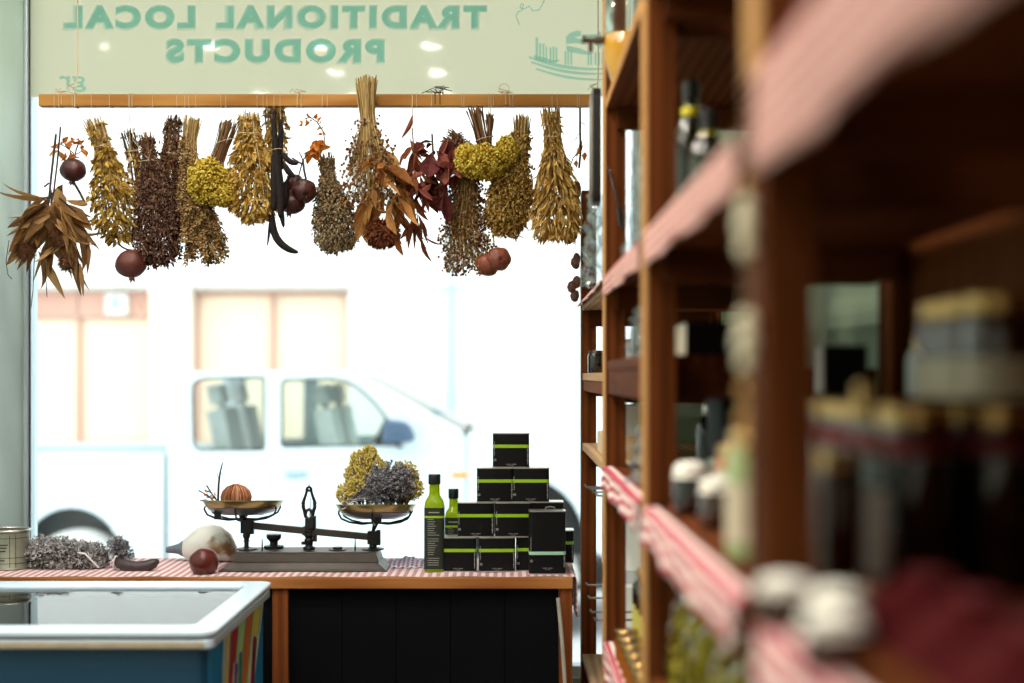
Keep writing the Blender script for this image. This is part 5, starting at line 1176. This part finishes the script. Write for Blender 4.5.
# ------------------------------------------------------------------ goods: one model of each kind, then copies
def jar(name, r, h, body, lid, label_mat, label, cat='jar', group=None, neck=.82, lidh=.014, lz=(.2, .68)):
    t = thing(name, (0, 0, 0), label, cat, group)
    MB().lathe([(0, 0), (r * .92, 0), (r, .004), (r, h * .74), (r * .97, h * .8), (r * neck, h * .87), (r * neck, h - lidh)], (0, 0, 0), 28).build('glass_body', body, t, local=True, smooth=40)
    MB().lathe([(r * neck * .96, h - lidh - .001), (r * neck * 1.07, h - lidh), (r * neck * 1.07, h - .002), (r * neck, h), (0, h)], (0, 0, 0), 28).build('lid', lid, t, local=True, smooth=35)
    if label_mat: MB().lathe([(r * 1.004, h * lz[0]), (r * 1.012, h * lz[0]), (r * 1.012, h * lz[1]), (r * 1.004, h * lz[1])], (0, 0, 0), 28, cap=False).build('label', label_mat, t, local=True, smooth=35)
    return t
def slim(name, r, h, body, lid, label_mat, label, group=None):
    t = thing(name, (0, 0, 0), label, 'bottle', group)
    MB().lathe([(0, 0), (r * .92, 0), (r, .004), (r, h * .58), (r * .92, h * .66), (r * .5, h * .78), (r * .4, h * .84), (r * .38, h - .02)], (0, 0, 0), 24).build('glass_body', body, t, local=True, smooth=40)
    MB().lathe([(r * .4, h - .03), (r * .46, h - .028), (r * .46, h - .002), (r * .4, h), (0, h)], (0, 0, 0), 20).build('cap', lid, t, local=True, smooth=35)
    if label_mat: MB().lathe([(r * 1.004, h * .1), (r * 1.012, h * .1), (r * 1.012, h * .5), (r * 1.004, h * .5)], (0, 0, 0), 24, cap=False).build('label', label_mat, t, local=True, smooth=35)
    return t
def put(o, x, y, z, rz=0): o.location = (x, y, z); o.rotation_euler.z = rz; ORG[o.name] = V(x, y, z); return o
def box_(name, label, cat, x0, x1, y0, y1, z, h, mat, side_mat=None, group=None, lid=None):
    t = thing(name, ((x0 + x1) / 2, (y0 + y1) / 2, z), label, cat, group)
    MB().bx(x0, x1, y0, y1, z, z + h).build('body', mat, t, bevel=.002)
    if side_mat: MB().bx(x0 - .0012, x0 + .001, y0 + .002, y1 - .002, z + .002, z + h - .002).build('side_label', side_mat, t)
    if lid: MB().bx(x0 - .002, x1 + .002, y0 - .002, y1 + .002, z + h, z + h + .012).build('lid', lid, t, bevel=.002)
    return t
Z = LV
# --- bay nearest the window
box_('carton', 'tall white carton on the eye-level shelf near the window', 'box', .235, .30, 3.55, 3.66, Z['eyeA'], .085, 'packet_white', 'label_white')
put(jar('dark_jar', .024, .06, 'jar_dark', 'lid_black', None, 'small dark jar in front of the white carton near the window'), .225, 3.78, Z['eyeA'])
box_('carton', 'white carton standing in the pine crate near the window', 'box', .24, .31, 3.45, 3.55, Z['mid'] + .012, .11, 'packet_white', 'label_white')
cr = thing('wooden_crate', (.28, 3.5, Z['mid']), 'small pale pine crate on the middle shelf in the bay nearest the window', 'crate'); 
MB().bx(.222, .36, 3.36, 3.70, Z['mid'], Z['mid'] + .008).build('bottom', 'crate_pine', cr)
for a in ((.222, .23, 3.36, 3.70), (.352, .36, 3.36, 3.70), (.23, .352, 3.36, 3.368), (.23, .352, 3.692, 3.70)): MB().bx(a[0], a[1], a[2], a[3], Z['mid'] + .008, Z['mid'] + .05).build('side', 'crate_pine', cr, bevel=.001)
# peg hooks with hanging white packets below
pb = box_('hook_board', 'upright white board with steel hooks, fixed to the shelf near the window', 'rack', .31, .325, 3.12, 4.06, .62, .50, 'packet_white')
hooks = [(585, 475, 3.55), (588, 480, 3.5), (592, 485, 3.4), (596, 477, 3.3), (586, 585, 3.6), (588, 598, 3.5), (590, 612, 3.35), (594, 620, 3.25)]
for px, py, y in hooks:
    p = P(px, py, y); p.z = min(p.z, 1.12)
    MB().tube([V(.312, y, p.z), V(.20, y, p.z), V(p.x + .004, y, p.z), V(p.x, y, p.z + .006)], .0026, 7).build('hook', 'hook_steel', pb, smooth=60)
for i, (y, z0, h) in enumerate(((3.52, .93, .17), (3.34, .94, .16), (3.5, .70, .18))):
    t = box_('hanging_packet', ['farther white packet hanging from the upper steel hooks', 'nearer white packet hanging from the upper steel hooks', 'white packet hanging from the lower steel hooks near the window'][i], 'packet', .225, .30, y - .05 + .04, y + .05, z0, h, 'packet_white', None)
# black panel hung on the second post, its cable, and clear plastic bags
pn = thing('hanging_tray', P(596, 200, 3.2), 'thin black tray with a silver edge hung beside the end of the beam', 'tray')
a_ = V(.196, 0, 0); zt_, zb_ = P(0, 92, 3.2).z, P(0, 206, 3.2).z
o_ = rounded([(3.13, zb_), (3.23, zb_), (3.23, zt_), (3.13, zt_)], .03, 5)
MB().prism([V(.178, y, z) for y, z in o_], (.018, 0, 0)).build('body', 'panel_black', pn, bevel=.002, smooth=35)
c_y, c_z = 3.18, (zt_ + zb_) / 2
MB().prism([V(.1745, c_y + (y - c_y) * .9, c_z + (z - c_z) * .92) for y, z in o_], (.0035, 0, 0)).build('silver_edge', 'panel_silver', pn, smooth=35)
cb = MB().tube([P(604, 160, 3.11), P(610, 172, 3.0), P(616, 195, 2.98), P(620, 215, 2.98), P(624, 232, 2.98)], .0022, 6).build('cable', 'panel_black', pn, smooth=60)
MB().tube([P(619, 208, 2.975), P(621.5, 226, 2.975)], .006, 8).build('inline_switch', 'panel_black', cb, smooth=60)
def bag(label, x, y0, y1, z0, z1, seed, hang=True):
    rr = random.Random(seed); t = thing('plastic_bag', (x, (y0 + y1) / 2, z0), label, 'bag', 'clear plastic bags at the shelf'); ph = [rr.uniform(0, 6) for _ in range(4)]
    def f(sg):
        def g(u, v):
            b = .03 * math.sin(PI * u) * (1 - v * .7); w = .006 * math.sin(u * 17 + v * 9 + ph[0]) + .006 * math.sin(v * 23 + u * 5 + ph[1]) + .004 * math.sin(u * 31 - v * 19 + ph[2])
            ww = 1 - .5 * max(0, v - .6); yc = (y0 + y1) / 2
            return V(x + sg * b + w, yc + (y0 - yc + (y1 - y0) * u) * ww, z0 + (z1 - z0) * v)
        return g
    MB().grid(f(-1), 28, 28).build('front_film', 'clear_plastic', t, smooth=180); MB().grid(f(1), 28, 28).build('back_film', 'clear_plastic', t, smooth=180)
    return t
bag('crinkled clear plastic bag hanging below the thin black tray', .19, 3.14, 3.34, P(0, 285, 3.2).z, zb_ + .03, 1)
bag('crinkled clear plastic bag standing on the high shelf behind the second post', .235, 2.42, 2.62, Z['high'], Z['high'] + .20, 2)
bag('crinkled clear plastic bag on the eye-level shelf behind the third post', .235, 2.40, 2.62, Z['eye'], Z['eye'] + .09, 3)
bag('crinkled clear plastic bag on the middle shelf behind the third post', .24, 2.42, 2.62, Z['mid'], Z['mid'] + .11, 4)
# --- top shelf: glass dispenser of yellow oil with a tap
dz = Z['top']; dx, dy = .232, 2.86
ds = thing('oil_dispenser', (dx, dy, dz), 'round glass dispenser of yellow oil with a bronze tap on the top shelf', 'dispenser')
MB().lathe([(0, 0), (.03, 0), (.034, .012), (.046, .05), (.047, .085), (.044, .097), (0, .098)], (dx, dy, dz), 32).build('oil', 'oil_yellow', ds, smooth=60)
MB().lathe([(.0445, .099), (.046, .12), (.044, .17), (.036, .24), (.028, .29), (.03, .30)], (dx, dy, dz), 32, cap=False).build('glass', 'jar_glass', ds, smooth=60)
MB().lathe([(.031, .29), (.034, .292), (.034, .33), (0, .332)], (dx, dy, dz), 24).build('lid', 'lid_silver', ds, smooth=40)
tp = MB().tube([V(dx - .044, dy, dz + .088), V(dx - .062, dy, dz + .088), V(dx - .068, dy, dz + .088), V(dx - .09, dy, dz + .088)], [.0075, .008, .0055, .006], 10).build('tap', 'tap_bronze', ds, smooth=50)
MB().tube([V(dx - .074, dy, dz + .086), V(dx - .074, dy, dz + .064)], [.005, .004], 8).build('spout', 'tap_bronze', tp, smooth=50)
MB().tube([V(dx - .088, dy - .016, dz + .09), V(dx - .088, dy + .016, dz + .09)], .004, 8).build('tap_handle', 'tap_bronze', tp, smooth=50)
# --- second bay: small bottles with gold lids on the low shelf
proto = jar('small_bottle', .024, .165, 'jar_dark', 'lid_gold', 'label_yellow', 'x', 'bottle', 'small gold-lidded bottles on the low shelf', .55, .018, (.12, .56))
zl = LOWZ[1] + .002; first = True
for row, x in (('back', .335), ('middle', .272)):
    for y in [2.93, 2.86, 2.79, 2.72, 2.65, 2.58, 2.51, 2.44, 2.37]:
        lab = 'small dark bottle with yellow label and gold lid, %s row on the low shelf' % row
        if first: put(proto, x, y, zl)['label'] = lab; first = False
        else: dup(proto, (x, y, zl), 0, lab)
lb_ = jar('small_jar', .023, .062, 'jar_honey', 'lid_gold', None, 'small gold-lidded jar standing in front of the small bottles on the low shelf', 'jar', 'small gold-lidded jars on the low shelf', .95, .016)
put(lb_, .226, 2.80, zl)
for y in (2.72, 2.64, 2.56, 2.48, 2.40): dup(lb_, (.226, y, zl))
# hanging clear pendants under the middle shelf
put(slim('slim_bottle', .02, .15, 'jar_dark', 'lid_silver', None, 'slim dark bottle with silver cap on the middle shelf behind the third post'), .36, 2.62, Z['mid'])
# --- third bay, high shelf: two dark oil bottles; eye-level: black box
bp = slim('oil_bottle', .031, .27, 'oil_dark', 'lid_black', None, 'tall dark oil bottle with black cap on the high shelf by the third post', 'dark oil bottles on the high shelf')
put(bp, .290, 2.30, Z['high'])
MB().lathe([(.0148, .212), (.0155, .213), (.0155, .226), (.0148, .227)], (0, 0, 0), 20, cap=False).build('neck_foil', 'foil_yellow', bp, local=True, smooth=40)
b2 = slim('oil_bottle', .028, .172, 'oil_dark', 'lid_black', None, 'shorter dark oil bottle with yellow neck foil on the high shelf', 'dark oil bottles on the high shelf'); put(b2, .279, 2.02, Z['high'])
MB().lathe([(.0116, .105), (.0135, .107), (.0135, .138), (.0116, .14)], (0, 0, 0), 20, cap=False).build('neck_foil', 'foil_yellow', b2, local=True, smooth=40)
box_('black_box', 'flat black box lying on the eye-level shelf behind the third post', 'box', .27, .43, 2.2, 2.34, Z['eye'], .052, 'tin_black', 'label_cream')
# middle shelf of that bay: tall black tin, gold-lidded jar, green jar, cream bundles
t = dup(tall, (.385, 2.34, Z['mid']), .35, 'tall black oil tin on the middle shelf of the dark shelf unit', None, (1.25, 1.1, .98)); t['group'] = 'oil tins on the shelf unit'
jg = jar('honey_jar', .036, .105, 'jar_honey', 'lid_gold', 'label_cream', 'honey-coloured jar with gold lid on the middle shelf behind the green jar'); put(jg, .30, 1.86, Z['mid'])
jg2 = jar('green_jar', .045, .135, 'jar_green', 'lid_gold', 'label_cream', 'wide pale green jar on the middle shelf behind the pink striped edging', 'jar', None, .86, .016, (.15, .6)); put(jg2, .268, 1.48, Z['mid'] + .003)
def cloth_jar(label, x, y, z, r, h, body, g='cream-capped jars on the middle shelf'):
    t = thing('capped_jar', (0, 0, 0), label, 'jar', g)
    MB().lathe([(0, 0), (r * .92, 0), (r, .004), (r, h * .8), (r * .86, h * .9), (r * .86, h)], (0, 0, 0), 28).build('glass_body', body, t, local=True, smooth=40)
    MB().lathe([(r * 1.05, h * .80), (r * .92, h * .88), (r * .95, h * .95), (r * .9, h * 1.06), (r * .5, h * 1.14), (0, h * 1.17)], (0, 0, 0), 32, wob=.05, ribs=9, cap=False).build('cloth_cap', 'cloth_cap_cream', t, local=True, smooth=60)
    MB().lathe([(r * .93, h * .87), (r * .97, h * .885), (r * .93, h * .9)], (0, 0, 0), 28, cap=False).build('ribbon', 'lid_gold', t, local=True, smooth=60)
    return put(t, x, y, z)
cloth_jar('small dark jar under a cream cloth cap beside the third post', .250, 1.98, Z['mid'] + .003, .026, .062, 'jar_dark')
cloth_jar('small amber jar under a cream cloth cap behind the green jar', .262, 1.80, Z['mid'] + .003, .025, .055, 'jar_amber')
c3 = cloth_jar('blurred cream-capped jar at the front of the middle shelf below the fourth post', .208, 1.085, Z['mid'] + .003, .021, .034, 'jar_amber')
dup(c3, (.236, 1.03, Z['mid'] + .003), .4, 'cream-capped jar second from the fourth post at the shelf front')
dup(c3, (.209, .925, Z['mid'] + .003), .8, 'blurred cream-capped jar at the front edge left of the dark red packets')
# low shelf of the third bay: bags of yellow-green dried herbs
for i, (x, y) in enumerate([(.262, 1.98), (.268, 1.86), (.262, 1.74), (.268, 1.62), (.262, 1.50), (.268, 1.38), (.35, 1.92), (.35, 1.74), (.35, 1.56)]):
    t = thing('herb_bag', (x, y, Z['low']), ['clear bag of yellow-green dried herbs in the front row on the low shelf', 'clear bag of yellow-green dried herbs in the back row on the low shelf'][i > 5], 'bag', 'bags of yellow-green herbs on the low shelf'); R = random.Random(50 + i); m = MB()
    for k in range(420):
        u, v, a = R.random() ** .4, R.random(), R.uniform(0, 2 * PI); r_ = .046 * u * (1 - .35 * v); q = V(x + math.cos(a) * r_, y + math.sin(a) * r_, Z['low'] + .012 + v * .115)
        m.blade(q, V(R.gauss(0, 1), R.gauss(0, 1), R.gauss(0, 1)), R.uniform(.012, .022), R.uniform(.007, .011), .2, .3, 4, R.random(), curl=R.gauss(0, .8))
    m.build('herb_filling', 'herb_yellow_green', t)
    MB().lathe([(0, 0), (.05, .002), (.052, .02), (.048, .08), (.038, .125), (.016, .142), (.012, .15), (.024, .172)], (x, y, Z['low']), 20, wob=.06, ribs=5, cap=False).build('film', 'thin_film', t, smooth=70)
    MB().tube([V(x + .014 * math.cos(b), y + .014 * math.sin(b), Z['low'] + .148) for b in [2 * PI * j / 12 for j in range(12)]], .003, 6, closed=True).build('tie', 'label_white', t, smooth=60)
# --- back of the third bay: two tiers of dark jars, seen past the fourth post
GJ = 'dark jars with gold lids at the back of the middle shelf'
ja = jar('dark_jar', .034, .168, 'jar_dark', 'lid_gold', 'label_red', 'tall dark jar with gold lid and red label at the back of the middle shelf', 'jar', GJ, .84, .018, (.72, .84))
first = True
for y in [1.30, 1.375, 1.45, 1.525, 1.60, 1.675, 1.75, 1.825]:
    for x in (.37, .445, .52):
        if first: put(ja, x, y, Z['mid']); first = False
        else: dup(ja, (x, y, Z['mid']))
up = jar('preserve_jar', .033, .10, 'jar_amber', 'lid_gold', 'label_cream', 'cream-labelled jar with gold lid stacked on the tall dark jars', 'jar', 'cream-labelled jars stacked on the dark jars', .88, .016, (.05, .42))
first = True
for y in [1.30, 1.375, 1.44]:
    for x in (.445, .52):
        if first: put(up, x, y, Z['mid'] + .1685); first = False
        else: dup(up, (x, y, Z['mid'] + .1685))
box_('black_carton', 'tall black carton under the small white-edged black box', 'box', .435, .515, 1.98, 2.05, Z['mid'], .168, 'tin_black')
box_('black_box', 'small black box with a white edge standing in front of the green wall', 'box', .437, .498, 1.99, 2.04, Z['mid'] + .1685, .068, 'tin_black', 'label_white')
put(slim('slim_bottle', .013, .075, 'label_white', 'lid_gold', None, 'slim white bottle with gold cap standing on a dark jar before the green wall'), .52, 1.90 - .075, Z['mid'] + .1685)
# --- nearest bay, camera side of the fourth post
put(slim('slim_bottle', .02, .188, 'jar_glass', 'lid_gold', 'label_white', 'slim clear bottle with gold cap just right of the fourth post'), .314, 1.262, Z['mid'])
put(jar('dark_jar', .021, .128, 'jar_amber', 'lid_gold', None, 'slender dark jar with gold lid just right of the fourth post', 'jar', None, .8), .284, 1.24, Z['mid'])
# dark red packets lying along the front of the middle shelf
for i, y in enumerate([1.06, .95, .84, .73, .62]):
    t = thing('red_packet', (.31, y, Z['mid'] + .003), ['farthest dark red packet of the row on the middle shelf', 'dark red packet in the row on the middle shelf, nearer the camera'][i > 0], 'packet', 'dark red packets on the middle shelf' if i else None)
    def pk(u, v, y=y, s=1):
        b = (max(0, math.sin(PI * u)) * max(0, math.sin(PI * v))) ** .45; return V(.262 + .10 * u, y - .052 + .104 * v, Z['mid'] + .003 + (.044 * b if s > 0 else 0) + .002 * math.sin(u * 25 + y * 40) * b)
    MB().grid(lambda u, v: pk(u, v), 14, 14).grid(lambda u, v: pk(u, v, s=-1), 2, 2).build('pouch', 'packet_red', t, smooth=180)
    MB().bx(.30, .325, y - .025, y + .025, Z['mid'] + .045, Z['mid'] + .0485).build('sticker', 'label_red', t)
# added beads standing in for bright glints down the front of the fourth post
bs = thing('glint_bead_string', (X0 - .012, 1.17, 1.30), 'string of beads added for the bright glints on the fourth post', 'beads')
plain('glint_bead_cream', srgb(255, 244, 210), .1, 0, .05, 40); plain('bead_gold', srgb(196, 150, 84), .2, .6, .05, 40)  # the cream is the glint's brightness put into the bead colour
MB().tube([V(X0 - .010, 1.155, 1.66), V(X0 - .010, 1.155, 1.28)], .0008, 5).tube([V(X0 - .010, 1.155, 1.655), V(X0 + .0, 1.155, 1.66)], .0008, 5).build('cord', 'twine', bs)
for py, rz_, mt in ((207, .010, 'glint_bead_cream'), (226, .012, 'glint_bead_cream'), (248, .010, 'glint_bead_cream'), (186, .007, 'bead_gold'), (322, .010, 'glint_bead_cream'), (342, .012, 'glint_bead_cream'), (362, .009, 'glint_bead_cream'), (392, .008, 'bead_gold'), (420, .009, 'bead_gold'), (446, .008, 'bead_gold')):
    MB().ball(V(X0 - .010, 1.155, CAMZ - (py - CY) * 1.155 / FPX), rz_ * .95, .5, 16, 10, (.8, .8, 1)).build('bead', mt, bs, smooth=70)
